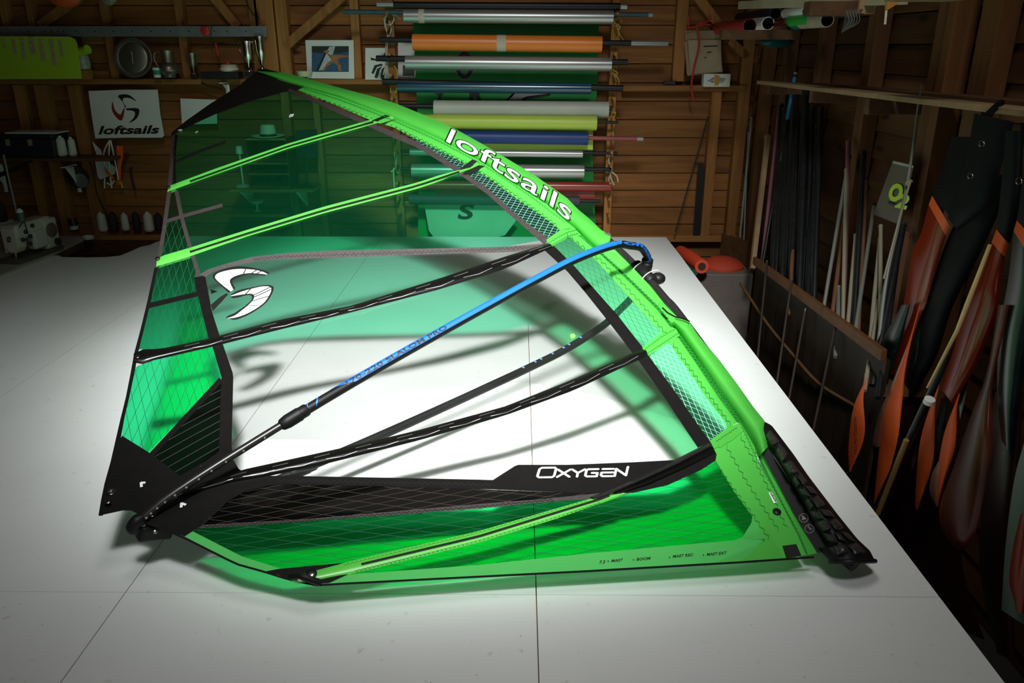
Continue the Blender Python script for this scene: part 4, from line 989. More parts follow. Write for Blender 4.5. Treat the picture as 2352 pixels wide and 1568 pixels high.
# --- pewter plate leaning against the wall
c = pY(306, 133, 6.80)
t = thing('pewter_plate', 'round pewter plate with raised centre leaning on the shelf', 'plate', pY(306, 177, 6.80))
ax = V((0, -1, .16))
obj('rim', MB().lathe(c, [(.01, .012), (.105, .012), (.118, .004), (.150, .014), (.155, .012), (.150, .004), (.02, 0)], 40, ax), M_pewter, t, smooth=True)
obj('engraving', MB().tube([c + V((.0, -.016, .05)), c + V((.003, -.017, .01)), c + V((-.004, -.02, -.02)), c + V((.004, -.02, -.045))], .006, 8), M_pewter, t, smooth=True)
# --- pewter pitcher
zs = SH; b = pY(391, 178, 6.78)
t = thing('pewter_pitcher', 'wide pewter pitcher with long curved handle beside the plate', 'pitcher', b)
obj('body', MB().lathe(b, [(.045, 0), (.05, .008), (.045, .018), (.078, .05), (.08, .075), (.066, .1), (.047, .115), (.044, .16), (.052, .205), (.05, .208), (.04, .16), (.03, .11)], 26), M_pewter, t, smooth=True)
obj('handle', MB().tube(spline([pY(376, 126, 6.76), pY(362, 119, 6.76), pY(354, 124, 6.76), pY(356, 140, 6.76), pY(366, 154, 6.76), pY(372, 156, 6.76)], 20), .007, 8), M_pewter, t, smooth=True)
b = pY(362, 178, 6.74)
t = thing('paper_cup', 'small white paper cup with green print at the foot of the pewter pitcher', 'cup', b)
obj('cup', MB().lathe(b, [(.026, 0), (.033, .075), (.034, .076), (.030, .074), (.024, .006)], 18), M_paper, t, smooth=True)
obj('green_print', MB().lathe(b, [(.0285, .022), (.0320, .056), (.0322, .056), (.0288, .022)], 18), mat('green_print', (.02, .25, .15), .6), t, smooth=True)
# --- trophies
def trophy(px, py, h, rr, label, m, handles=True):
    b = pY(px, py, 6.8); t = thing('trophy_cup', label, 'trophy', b, 'trophies on the shelf')
    obj('base', MB().box(b + V((0, 0, h * .07)), (rr * 1.5, rr * 1.5, h * .14)), M_blackplastic, t, bevel=.003)
    obj('cup', MB().lathe(b + V((0, 0, h * .14)), [(rr * .55, 0), (rr * .5, h * .04), (rr * .14, h * .1), (rr * .12, h * .2), (rr * .5, h * .3), (rr * .8, h * .5), (rr * .85, h * .7), (rr * 1.0, h * .85), (rr * .95, h * .85), (rr * .78, h * .7), (rr * .3, h * .32)], 22), m, t, smooth=True)
    if handles:
        for s in (-1, 1): obj('handle', MB().tube(spline([b + V((s * rr * .82, 0, h * .95)), b + V((s * rr * 1.35, 0, h * .98)), b + V((s * rr * 1.4, 0, h * .8)), b + V((s * rr * .9, 0, h * .55)), b + V((s * rr * .6, 0, h * .48))], 14), .004, 6), m, t, smooth=True)
trophy(447, 178, .19, .036, 'small dark two-handled trophy cup standing right of the pewter pitcher', M_pewter)
trophy(574, 175, .27, .046, 'shiny silver trophy cup with two tall handles next to the plain goblet', M_silverware)
trophy(604, 170, .29, .044, 'tall plain silver goblet trophy without handles by the thick post', M_silverware, False)
b = pY(528, 178, 6.78)
t = thing('oil_dish', 'white plastic tub with red knob on a black box on the shelf', 'tub', b)
obj('black_box', MB().box(pY(510, 172, 6.78), (.30, .14, .05)), M_blackplastic, t, bevel=.004)
obj('tub', MB().lathe(pY(527, 164, 6.78), [(.065, 0), (.075, .012), (.072, .03), (.06, .035), (.068, .045), (.05, .055)], 22), M_cream, t, smooth=True)
obj('red_knob', MB().lathe(pY(524, 150, 6.78), [(.026, 0), (.03, .012), (.026, .026), (.01, .028)], 16), M_red, t, smooth=True)
# --- cream bowl and pictures
b = pY(700, 176, 6.76); tag(obj('cream_bowl', MB().lathe(b, [(.045, 0), (.05, .004), (.064, .04), (.066, .042), (.058, .04), (.03, .01)], 26), M_cream, smooth=True), 'small cream bowl standing left of the framed photograph', 'bowl')
def pic(pts, Y, m, parent, name='print_shape'): return slab(name, pts, Y, .0012, m, parent)
f = thing('framed_photo', 'white framed colour photograph of a windsurfer leaning on the shelf', 'picture', pY(757, 181, 6.80))
slab('mount', [(701, 92), (812, 92), (814, 181), (706, 180)], 6.80, .014, M_paper, f, bevel=.002)
M_sea = mat('print_sea_blue', (.03, .09, .18), .4, noise=.5, scale=40, aniso=(1, 1, 5)); M_trees = mat('print_dark_trees', (.012, .02, .012), .5, noise=.4, scale=50)
M_skin = mat('print_skin_tone', (.35, .14, .05), .5, noise=.3, scale=40); M_sailp = mat('print_sail_white', (.45, .5, .52), .5, noise=.2, scale=20)
slab('print_sea', rect(716, 106, 801, 165), 6.798, .0015, M_sea, f); pic([(716, 106), (801, 106), (801, 118), (780, 123), (716, 120)], 6.7965, M_trees, f)
pic([(752, 108), (770, 106), (760, 140), (740, 160), (728, 163)], 6.7955, M_sailp, f); pic([(753, 106), (757, 106), (731, 164), (726, 162)], 6.7948, M_ink, f)
pic([(741, 119), (753, 113), (757, 118), (752, 122), (758, 126), (800, 127), (800, 131), (783, 133), (775, 138), (783, 150), (784, 163), (778, 163), (775, 150), (766, 146), (752, 152), (744, 163), (738, 163), (752, 144), (762, 138), (756, 130), (749, 121)], 6.794, M_skin, f)
pic([(757, 144), (768, 143), (772, 148), (762, 149)], 6.7932, mat('print_blue_shorts', (.03, .12, .2), .5), f)
f = thing('palm_drawing', 'white sheet with black palm shaped ink drawing right of the framed photograph', 'picture', pY(868, 183, 6.80))
slab('sheet', [(839, 110), (898, 110), (898, 183), (839, 183)], 6.80, .006, M_paper, f)
for pts in ([(851, 132), (866, 136), (880, 128), (884, 120), (886, 134), (893, 134), (893, 142), (870, 140), (852, 138)], [(853, 168), (860, 150), (876, 146), (880, 150), (866, 154), (858, 170)], [(860, 178), (866, 158), (878, 152), (872, 162), (866, 180)], [(874, 181), (876, 160), (884, 152), (882, 182)]): pic(pts, 6.7985, M_ink, f, 'ink_stroke')
f = thing('small_frame', 'small dark print in a pale mount half hidden behind the rope rack', 'picture', pY(938, 182, 6.84))
slab('mount', rect(914, 98, 956, 182), 6.84, .01, M_paper, f); slab('print', rect(925, 150, 952, 174), 6.838, .0015, mat('dark_print', (.06, .05, .05), .5), f)
# --- name banner, with emblem and lettering
bn = thing('name_banner', 'white banner with black and red swirl emblem above bold black lettering', 'banner', pY(290, 318, 6.84))
CN = [(203, 209), (362, 206), (376, 312), (219, 318)]
slab('sheet', [(203, 209), (282, 206), (362, 206), (368, 262), (377, 311), (372, 316), (290, 316), (219, 318), (210, 262)], 6.84, .004, M_paper, bn)
def swoosh(outer, inner, m, Y, parent, e=.0015):
    a = spline([(*p, 0) for p in outer], 22); b = spline([(*p, 0) for p in inner], 22)
    mb = MB().grid([[pY(p.x, p.y, Y) for p in a], [pY(p.x, p.y, Y) for p in b]]); obj('emblem_blade', mb, m, parent)
M_dred = mat('dark_red_print', (.28, .02, .02), .5)
swoosh([(290, 246), (281, 232), (271, 222), (278, 217), (296, 218), (313, 231)], [(287, 247), (284, 238), (282, 229), (285, 225), (297, 225), (312, 232)], M_ink, 6.8385, bn)
swoosh([(259, 234), (261, 250), (270, 268), (278, 275), (283, 268), (287, 248)], [(257, 236), (257, 252), (264, 266), (275, 276), (282, 273), (286, 249)], M_dred, 6.8385, bn)
swoosh([(290, 249), (310, 248), (320, 252), (317, 267), (308, 277), (296, 282)], [(290, 253), (303, 254), (310, 259), (308, 269), (302, 276), (295, 282)], M_ink, 6.8385, bn)
sw2 = [(258, 234), (263, 252), (273, 262), (279, 261), (283, 250), (287, 248)]
obj('emblem_blade', MB().grid([[pY(p.x, p.y, 6.838) for p in spline([(*q, 0) for q in A], 22)] for A in ([(258, 234), (258, 252), (266, 268), (276, 276), (283, 268), (287, 248)], [(259, 234), (264, 252), (272, 261), (277, 263), (281, 255), (286, 247)])]), M_dred, bn)
lm, _ = letters('loftsails', lambda u, v: pY(226 + u * 138 + v * 3, 309 - u * 2 - v * 20, 6.8382), 8, 2, .12, .035, 1.02); obj('banner_lettering', lm, M_ink, bn)
tag(slab('paper_sheet', [(414, 226), (497, 229), (499, 284), (418, 286)], 6.85, .003, M_paper), 'blank white paper sheet pinned behind the sail head', 'paper')
def bracket(px, py, h, label, Y=6.84, arm=.14):
    a = pY(px, py, Y); t = thing('shelf_bracket', label, 'bracket', V((a.x, Y, a.z - h)), 'shelf brackets')
    obj('upright', MB().box(a + V((0, 0, -h / 2)), (.03, .006, h)), M_white, t); obj('arm', MB().box(a + V((0, -arm / 2, -.004)), (.03, arm, .006)), M_white, t)
    obj('web', MB().prism([a + V((0, -.003, -.02)), a + V((0, -arm * .8, -.012)), a + V((0, -.003, -h * .8))], (.004, 0, 0)), M_white, t)
bracket(521, 188, .10, 'white metal bracket under the ledge above the blank sheet', 6.82)
# --- left shelf with box, papers, cones
sh2 = pY(100, 367, 6.6)
tag(obj('wall_shelf', MB().box((pY(105, 367, 6.6).x, 6.78, sh2.z), (1.05, .36, .025)), M_dark_rail, bevel=.003), 'dark wooden shelf carrying a black case at far left', 'shelf')
bracket(172, 376, .24, 'white metal bracket below the right end of the left shelf', 6.84, .2); bracket(1, 376, .24, 'white metal bracket at the left picture edge', 6.84, .2)
zt = sh2.z + .0125
t = thing('tool_case', 'black tool case with two metal latches on the left shelf', 'case', V((pY(60, 340, 6.66).x, 6.72, zt)))
cx = pY(60, 340, 6.62).x
obj('case_body', MB().box((cx, 6.74, zt + .075), (.46, .24, .15)), M_blackplastic, t, bevel=.008); obj('case_lid', MB().box((cx, 6.74, zt + .172), (.47, .25, .04)), M_blackplastic, t, bevel=.01)
for px in (20, 71): a = pY(px, 340, 6.61); obj('latch', MB().box((a.x, 6.613, zt + .125), (.03, .012, .05)), mat('tan_latch', (.35, .27, .18), .5), t)
t = obj('paper_stack', MB().box((cx + .06, 6.72, zt + .197), (.42, .2, .008)).box((cx + .02, 6.7, zt + .204), (.30, .2, .004)), M_paper); tag(t, 'few white papers lying on the black tool case', 'papers')
def cone(px, pyb, h, r, m, label, Y, tube=True, grp='thread cones'):
    b = pY(px, pyb, Y); t = thing('thread_cone', label, 'thread cone', b, grp)
    obj('thread', MB().lathe(b, [(r * .85, .006), (r, .012), (r * .96, h * .25), (r * .84, h * .8), (r * .6, h * .92), (r * .4, h * .95)], 18), m, t, smooth=True)
    obj('core', MB().lathe(b, [(r * .8, 0), (r * .8, .006), (r * .36, h * .9), (r * .32, h * 1.02), (r * .2, h * 1.02)], 14), M_paper if m is M_thread_w else M_blackplastic, t, smooth=True)
cone(145, 358, .16, .042, M_thread_w, 'pale thread cone on the left shelf right beside the black case', 6.7); cone(169, 358, .15, .032, M_thread_w, 'pale thread cone at the right end of the left shelf', 6.7)
zl = pY(300, 541, WY - .12)
cone(238, 530, .165, .042, M_thread_w, 'white thread cone on the lower ledge, leftmost of three', 6.87); cone(290, 528, .15, .034, M_thread_w, 'white thread cone on the lower ledge, middle of three', 6.87); cone(344, 530, .165, .044, M_thread_w, 'white thread cone on the lower ledge, nearest the sail', 6.87)
cone(263, 529, .16, .042, M_thread_k, 'black thread cone on the lower ledge beside the leftmost white cone', 6.87); cone(316, 528, .16, .036, M_thread_k, 'black thread cone on the lower ledge between two white cones', 6.87); cone(367, 528, .15, .038, M_thread_k, 'black thread cone on the lower ledge half hidden by the sail', 6.87)
b = pY(171, 529, 6.86); t = thing('spray_tin', 'dark tin with pale label on the lower ledge', 'tin', b)
obj('tin', MB().lathe(b, [(.036, 0), (.036, .1), (.033, .104), (.01, .105)], 18), M_blackplastic, t, smooth=True); obj('label_band', MB().lathe(b, [(.0365, .012), (.0368, .045), (.0365, .045)], 18), M_paper, t, smooth=True); obj('red_cap', MB().lathe(b + V((0, 0, .104)), [(.018, 0), (.014, .018), (.004, .02)], 12), M_red, t, smooth=True)
b = pY(203, 549, 6.55); tag(obj('white_ring', MB().lathe(b, [(.038, 0), (.046, .004), (.048, .022), (.044, .026), (.038, .02), (.038, 0)], 24), M_paper, smooth=True), 'small white tape ring on the corner of the sewing table', 'tape roll')
# tape disc hung on a stud
c = pY(178, 406, 6.82); t = thing('tape_disc', 'round grey and black disc hung under the left shelf', 'disc', pY(178, 430, 6.82))
obj('disc', MB().lathe(c, [(.01, .012), (.09, .012), (.094, .006), (.09, 0), (.01, 0)], 30, (0, -1, 0)), M_blackplastic, t, smooth=True); obj('label_face', MB().lathe(c + V((.03, -.013, -.03)), [(.06, 0), (.06, .002), (.018, .0022), (.018, .0035), (.002, .0035)], 28, (0, -1, 0)), M_alu, t, smooth=True)
# straps and cloth hanging under the banner
t = thing('cloth_scrap', 'pale cloth scraps and white cord loops hanging under the name banner', 'cloth', pY(245, 415, 6.8))
slab('cloth_piece', [(212, 326), (232, 345), (236, 362), (256, 378), (268, 386), (262, 400), (248, 405), (230, 412), (224, 405), (218, 370), (222, 356)], 6.83, .006, M_paper, t)
for P in ([(252, 322), (240, 345), (238, 372), (246, 385), (256, 400)], [(252, 322), (250, 360), (252, 395), (257, 432)], [(254, 322), (260, 350), (266, 380), (272, 412)], [(240, 408), (240, 432)], [(245, 420), (256, 424), (262, 414)]): obj('cord_loop', MB().tube(spline([pY(x, y, 6.80) for x, y in P], 14), .006, 6), M_paper, t, smooth=True)
obj('orange_stripe', MB().prism([pY(x, y, 6.79) for x, y in ((240, 385), (248, 394), (262, 408), (260, 412), (244, 398))], (0, .003, 0)), M_orange_web, t)
t = thing('orange_strap', 'bright orange webbing strap hanging on the boards under the banner', 'strap', pY(274, 425, 6.80))
slab('webbing', [(268, 335), (282, 335), (282, 360), (277, 385), (277, 424), (269, 424), (270, 385), (268, 360)], 6.80, .008, M_orange_web, t); slab('lime_tail', [(276, 414), (280, 418), (283, 430), (279, 432)], 6.805, .003, M_lime, t)
tag(obj('hook', MB().tube(spline([pY(x, y, 6.85) for x, y in ((303, 386), (299, 388), (301, 400), (304, 415), (310, 436))], 14), .009, 8), M_iron, smooth=True), 'curved black iron hook on the boards left of the sail', 'hook')
# loose cables
tag(obj('hanging_cable', MB().tube(spline([pY(x, y, 6.82) for x, y in ((205, 370), (215, 395), (222, 440), (232, 465), (244, 490), (248, 500))], 20), .006, 6), M_iron, smooth=True), 'thin dark cable hanging from the left shelf end', 'cable')
tag(obj('wall_cable', MB().tube(spline([pY(x, y, 6.80) for x, y in ((462, 190), (478, 197), (500, 202), (510, 206))], 12), .005, 6), M_iron, smooth=True), 'short dark cable end stuck to the boards under the trophies', 'cable')
tag(obj('roof_cable', MB().tube(spline([pY(x, y, 6.82) for x, y in ((560, -10), (575, 22), (592, 46))], 12), .004, 6), M_iron, smooth=True), 'thin black cable running down beside the thick post', 'cable')
# cloth tops at the upper left
tag(obj('orange_cloth', MB().ball(pY(148, -8, 6.6), .13, 16, (1, .5, .62)), cloth('orange_nylon', (.75, .10, .02), .2), smooth=True), 'orange cloth bundle hanging at the top left edge', 'cloth')
tag(obj('plastic_bag', MB().ball(pY(248, -4, 6.6), .07, 12, (1, .5, .75)), mat('crumpled_plastic', (.20, .2, .13), .3, noise=.4, scale=60, bump=.6), smooth=True), 'crumpled clear plastic bag at the top left edge', 'bag')

# ================================================================== SEWING CORNER
stp = [pz(*p) for p in ((-60, 662), (10, 632), (118, 587), (190, 552), (186, 546), (-60, 546))]
st = thing('sewing_table', 'white topped sewing table in the back left corner', 'table', (stp[1].x, stp[1].y + .3, -.8))
stz = [V((p.x, p.y + (.014 if i < 4 else 0), .0)) for i, p in enumerate(stp)]
obj('table_top', MB().prism([p + V((0, 0, .012)) for p in stz], (0, 0, -.02)), mat('worn_white_laminate', (.42, .39, .34), .5, noise=.15, scale=6), st)
obj('edge_band', MB().prism([p + V((0, 0, -.009)) for p in stz], (0, 0, -.05)), M_dark_rail, st)
for p in (stz[2] + V((-.25, .15, 0)), stz[3] + V((-.12, -.02, 0)), stz[0] + V((.2, .4, 0))): obj('leg', MB().box((p.x, p.y, -.43), (.06, .06, .74)), M_dark_stud, st)
A = pz(34, 603, .012); Bq = pz(124, 572, .012); dx = (Bq - A).normalized(); dn = V((-dx.y, dx.x, 0)); LM = (Bq - A).length
sm = thing('sewing_machine', 'cream industrial sewing machine on the table in the back left corner', 'sewing machine', A)
M_cm = mat('cream_machine_enamel', (.50, .47, .37), .4, noise=.06)
def mp3(a, b, c): return A + dx * a * LM + dn * b + V((0, 0, c))
def mbox(a0, a1, b0, b1, c0, c1):
    ps = [mp3(a, b, c) for a in (a0, a1) for b in (b0, b1) for c in (c0, c1)]
    return MB().add(ps, [(0, 1, 3, 2), (4, 6, 7, 5), (0, 4, 5, 1), (2, 3, 7, 6), (0, 2, 6, 4), (1, 5, 7, 3)])
obj('bed', mbox(-.12, 1.05, -.075, .1, 0, .03), mat('dark_bed_plate', (.09, .08, .07), .4), sm, bevel=.004)
obj('pillar', mbox(.66, 1.02, -.07, .085, .03, .26), M_cm, sm, bevel=.02)
obj('arm', mbox(.0, .9, -.06, .07, .16, .275), M_cm, sm, bevel=.02)
obj('arm_housing', mbox(.36, .72, -.075, .0, .06, .2), M_cm, sm, bevel=.02)
hd_ = obj('head', MB().prism([mp3(.0, -.055, .26), mp3(.0, .06, .26), mp3(.0, .06, .15), mp3(.0, .03, .07), mp3(.0, -.03, .07), mp3(.0, -.055, .11)], dx * .09), M_cm, sm, bevel=.006)
fc = MB().prism([mp3(-.006, -.05, .25), mp3(-.006, .055, .25), mp3(-.006, .055, .15), mp3(-.006, .025, .08), mp3(-.006, -.025, .08), mp3(-.006, -.05, .12)], dx * .004)
obj('face_plate', fc, mat('pale_face_plate', (.62, .58, .46), .35, noise=.05), sm)
lm, _ = letters('Ø', lambda u, v: mp3(-.012, .02 - u * .035, .15 + v * .045), 3, 3, .2, .03); obj('maker_mark', lm, M_ink, sm)
obj('needle_bar', MB().tube([mp3(.06, 0, .08), mp3(.06, 0, .0)], .008, 8), M_steel, sm); obj('presser_foot', MB().box(mp3(.06, 0, .012), (.03, .02, .01)), M_iron, sm)
obj('side_dial', MB().lathe(mp3(.82, -.072, .17), [(.052, 0), (.055, .006), (.045, .012), (.02, .014)], 24, -dn), mat('brown_dial', (.13, .08, .055), .45), sm, smooth=True)
obj('stitch_knob', MB().lathe(mp3(.9, -.072, .075), [(.028, 0), (.028, .02), (.02, .024)], 18, -dn), M_blackplastic, sm, smooth=True)
for a, c in ((.22, .21), (.3, .17), (.26, .12), (.4, .24), (.12, .16)): obj('tension_disc', MB().lathe(mp3(a, -.06, c), [(.015, 0), (.016, .01), (.008, .02)], 14, -dn), M_iron, sm, smooth=True)
obj('thread_guide', MB().tube(spline([mp3(.1, -.06, .25), mp3(.13, -.08, .28), mp3(.2, -.08, .28), mp3(.24, -.07, .2)], 12), .004, 6), M_iron, sm, smooth=True)
b = mp3(.36, .0, .275); t = thing('oil_can', 'small green and white can on top of the sewing machine', 'can', b); obj('can', MB().lathe(b, [(.026, 0), (.026, .06), (.02, .066)], 16), mat('green_tin', (.05, .12, .08), .4), t, smooth=True); obj('lid', MB().lathe(b + V((0, 0, .064)), [(.024, 0), (.022, .014), (.006, .03)], 14), M_paper, t, smooth=True)
cone(0, 508, .15, .06, M_thread_k, 'large black thread cone on the stand at the left picture edge', 5.9)
b = pY(0, 508, 5.9); tag(obj('spool_stand', MB().lathe(b + V((0, 0, -.012)), [(.085, 0), (.09, .006), (.085, .011)], 24).tube([b + V((0, 0, -.012)), V((b.x, b.y, .012))], .01, 8), M_paper, smooth=True), 'round pale spool stand plate at the left picture edge', 'stand')
tag(obj('thread_stand_rod', MB().tube([pY(8, 356, 6.2), pY(44, 515, 6.05)], .008, 8), M_alu, smooth=True), 'thin grey upright rod of the thread stand behind the sewing machine', 'rod')
tag(obj('swing_arm', MB().tube([pY(-20, 408, 6.3), pY(75, 368, 6.3)], .011, 8).tube([pY(-20, 414, 6.3), pY(60, 380, 6.3)], .006, 8), M_iron, smooth=True), 'dark metal lamp arm crossing at the left picture edge', 'arm')
tag(obj('pit_beam', MB().beam(pY(150, 566, 6.7), pY(420, 566, 6.7), .05, .09), M_dark_rail, bevel=.004), 'dark wooden beam along the pit below the thread ledge', 'beam')

# ================================================================== SHELF SEEN THROUGH THE GREEN FILM
t = thing('workbench_shelf', 'wooden shelf on two brackets seen through the dark green film', 'shelf', pY(630, 437, 6.6))
z = pY(630, 437, 6.6).z; x0, x1 = pY(530, 437, 6.6).x, pY(722, 437, 6.6).x
obj('board', MB().box(((x0 + x1) / 2, 6.75, z), (x1 - x0, .36, .025)), M_stud_x, t, bevel=.003)
for px in (548, 678): a = pY(px, 441, 6.62); obj('bracket', MB().prism([V((a.x, 6.93, z - .013)), V((a.x, 6.62, z - .013)), V((a.x, 6.93, z - .19))], (.02, 0, 0)), M_white, t)
cb = thing('cabinet', 'dark open cabinet standing on the shelf behind the green film', 'cabinet', V((pY(612, 437, 6.62).x, 6.75, z + .0125)))
xx = pY(617, 400, 6.62).x; hh = pY(617, 318, 6.62).z - z - .0125; zz = z + .0125
for dx_ in (-.165, .165): obj('side', MB().box((xx + dx_, 6.76, zz + hh / 2), (.015, .26, hh)), M_dark_stud, cb)
obj('back', MB().box((xx, 6.885, zz + hh / 2), (.33, .012, hh)), M_dark_stud, cb)
for f_ in (.0, .28, .5, 1.0): obj('cabinet_shelf', MB().box((xx, 6.76, zz + .008 + (hh - .016) * f_), (.33, .27, .014)), M_stud_x, cb)
b = V((xx + .0, 6.72, zz + hh)); t = thing('straw_hat', 'pale hat with wide brim on top of the cabinet behind the green film', 'hat', b)
M_hat = mat('pale_felt', (.6, .58, .5), .8, noise=.1)
obj('brim', MB().lathe(b, [(.06, .006), (.11, .004), (.135, .012), (.136, .015), (.11, .008), (.06, .01)], 28), M_hat, t, smooth=True); obj('crown', MB().lathe(b, [(.068, .008), (.066, .03), (.058, .085), (.05, .1), (.01, .1)], 24), M_hat, t, smooth=True); obj('hat_band', MB().lathe(b, [(.069, .01), (.068, .028), (.0665, .028)], 24), M_iron, t, smooth=True)
b = V((pY(560, 436, 6.7).x, 6.7, z + .0125)); h_ = pY(560, 350, 6.7).z - b.z
t = thing('desk_lamp', 'pale desk lamp with slim stem standing left of the cabinet', 'lamp', b); obj('base', MB().lathe(b, [(.06, 0), (.06, .01), (.02, .02)], 20), M_hat, t, smooth=True); obj('stem', MB().tube([b, b + V((0, 0, h_))], .008, 8), M_hat, t); obj('shade', MB().lathe(b + V((0, 0, h_ - .01)), [(.03, 0), (.026, .06), (.012, .065)], 18), M_hat, t, smooth=True)
t = thing('monitor', 'flat dark screen on a thin stand right of the cabinet', 'monitor', V((pY(702, 437, 6.7).x, 6.72, z + .0125)))
slab('screen', [(678, 300), (726, 297), (730, 360), (680, 364)], 6.70, .03, M_blackplastic, t, bevel=.004); obj('stand', MB().tube([pY(704, 362, 6.72), pY(704, 435, 6.72)], .01, 8), M_blackplastic, t); obj('foot', MB().box(V((pY(704, 437, 6.72).x, 6.72, z + .018)), (.14, .1, .01)), M_blackplastic, t)
b = pY(590, 469, 6.75); t = thing('footed_bowl', 'pale footed bowl on the lower ledge behind the green film', 'bowl', b + V((0, 0, -.06)))
obj('bowl', MB().lathe(b, [(.015, 0), (.045, .012), (.062, .035), (.064, .036), (.055, .032), (.01, .01)], 22), M_hat, t, smooth=True); obj('stem', MB().lathe(b + V((0, 0, -.06)), [(.03, 0), (.03, .004), (.008, .012), (.01, .06)], 14), M_hat, t, smooth=True)
tag(obj('lower_shelf', MB().box((pY(590, 492, 6.7).x, 6.78, b.z - .075), (.55, .3, .024)), M_stud_x, bevel=.003), 'lower wooden shelf under the footed bowl behind the film', 'shelf')
# ================================================================== RACK OF SAILCLOTH ROLLS
RY = 6.55
bk = thing('green_backcloth', 'green sailcloth banner with dark lettering hung behind the rolls', 'banner', pY(1160, 560, 6.80))
M_backcl = cloth('dark_green_banner', (.015, .30, .05), .15, None, .5, .04)
slab('cloth', [(948, 40), (1376, 40), (1372, 200), (1360, 330), (1366, 480), (1372, 556), (1130, 560), (960, 545), (962, 330), (955, 180)], 6.80, .004, M_backcl, bk)
def ringp(cx, cy, rx, ry, wd, Y, m, name='print_ring'):
    k = 28; return obj(name, MB().add([pY(cx + rx * math.cos(6.2832 * i / k), cy + ry * math.sin(6.2832 * i / k), Y) for i in range(k)] + [pY(cx + (rx - wd) * math.cos(6.2832 * i / k), cy + (ry - wd) * math.sin(6.2832 * i / k), Y) for i in range(k)], [(i, (i + 1) % k, (i + 1) % k + k, i + k) for i in range(k)]), m, bk)
M_gprint = mat('grey_print', (.25, .25, .23), .6)
ringp(1067, 150, 23, 34, 14, 6.7985, M_gprint); ringp(1067, 150, 21, 32, 10, 6.798, M_ink)
for pts, m in (([(998, 214), (1020, 214), (1012, 222), (1018, 234), (1004, 230), (1008, 220)], M_ink), ([(1078, 212), (1100, 212), (1106, 232), (1096, 232), (1090, 220), (1086, 232), (1078, 232)], M_ink),
               ([(1158, 234), (1180, 214), (1262, 212), (1262, 218), (1210, 224), (1188, 236)], M_gprint), ([(1156, 236), (1178, 212), (1184, 213), (1164, 236)], M_ink), ([(1184, 236), (1208, 222), (1264, 214), (1264, 220), (1212, 228), (1196, 238)], M_ink)):
    slab('print_shape', pts, 6.7978, .0008, m, bk)
# frame posts with pegs
def post(px0, px1, label, tilt):
    top, bot = pY(px0, -60, 6.66), pY(px1, 545, 6.66)
    t = thing('rack_post', label, 'post', V((bot.x, 6.66, bot.z)), 'rack posts'); obj('upright', MB().beam(bot, top, .06, .06, up=(0, 1, 0)), M_stud, t, bevel=.003)
    return t, lambda y: top.lerp(bot, (y + 60) / 605.)
PL, fL = post(890, 925, 'left wooden post of the roll rack, tied with cotton rope', 0); PR, fR = post(1417, 1392, 'right wooden post of the roll rack, tied with yellow rope', 0)
ys = (14, 40, 100, 145, 197, 245, 283, 320, 352, 392, 430, 470)
for y in ys:
    for t, f in ((PL, fL), (PR, fR)):
        p = f(y + 16); obj('peg', MB().tube([p + V((0, .02, 0)), p + V((0, -.16, .02))], .012, 8), M_stud, t)
def roll(label, x0, y0, x1, y1, wpx, m, core=None, cm=None, cr=.017, name='film_roll', tape=None, tip=None, Y=RY, loose=None):
    """roll of film between two photo points, on a pole that sticks out on both sides"""
    a, b = pY(x0, y0, Y), pY(x1, y1, Y); r = wpx / 2 / wsc(Y); d = (b - a).normalized(); c = (a + b) / 2
    t = thing(name, label, 'roll', V((c.x, c.y, c.z - r)), 'rolls on the rack')
    mb = MB()
    mb.tube([a, b], r, 28); obj('rolled_sheet', mb, m, t, smooth=True)
    sp_ = []                                        # spiral edge on the near end
    for i in range(40): q = i / 39; an = q * 18; sp_.append(b + d * .0015 + (d.orthogonal().normalized() * math.cos(an) + d.cross(d.orthogonal().normalized()) * math.sin(an)) * r * lerp(.35, .97, q))
    obj('roll_edge', MB().tube(sp_, .0012, 4), m, t)
    if core:
        (cx0, cy0), (cx1, cy1) = core; obj('pole', MB().tube([pY(cx0, cy0, Y), a.lerp(b, .02)], cr, 14).tube([b.lerp(a, .02), pY(cx1, cy1, Y)], cr, 14) if False else MB().tube([pY(cx0, cy0, Y), pY(cx1, cy1, Y)], min(cr, r * .9), 14), cm or M_mast_tube, t, smooth=True)
    if tape:
        for u, wd in tape: p = a.lerp(b, u); obj('tape', MB().tube([p - d * wd, p + d * wd], r + .0015, 28, False), mat('masking_tape', (.55, .48, .38), .7), t, smooth=True)
    if tip: q = pY(*core[1], Y); obj('pole_tip', MB().tube([q - d * tip, q + d * .004], cr * 1.06, 14), M_foil, t, smooth=True)
    if loose:                                       # loose outer flap hanging from the roll
        l0, l1, yb, mm = loose; P = [[pY(lerp(l0, l1, i / 12), lerp(y0, y1, .5), Y - r * .9 * 0 + r * 1.02) + V((0, 0, -r * .2)) for i in range(13)], [pY(lerp(l0, l1, i / 12), yb, Y + r * .9) for i in range(13)]]
        obj('loose_flap', MB().grid(P), mm, t)
    return t
M_orange = mat('orange_film', (.80, .20, .015), .38, noise=.06, scale=3); M_bluefilm = mat('blue_film', (.003, .032, .17), .5, noise=.12, scale=3, aniso=(.2, 6, 6))
M_navy = mat('dark_teal_film', (.006, .05, .09), .2, noise=.3, scale=4, aniso=(.3, 8, 8), spec=.7); M_greyfilm = mat('grey_white_film', (.42, .42, .35), .5, noise=.08, scale=4)
M_limefilm = mat('lime_film', (.46, .58, .07), .45, noise=.04, scale=3); M_redfilm = mat('dark_red_film', (.24, .03, .015), .28, noise=.2, scale=4, aniso=(.3, 8, 8))
M_tealpole = mat('teal_pole', (.02, .07, .08), .45, noise=.3); M_redpole = mat('dull_red_pole', (.30, .06, .055), .45, noise=.1)
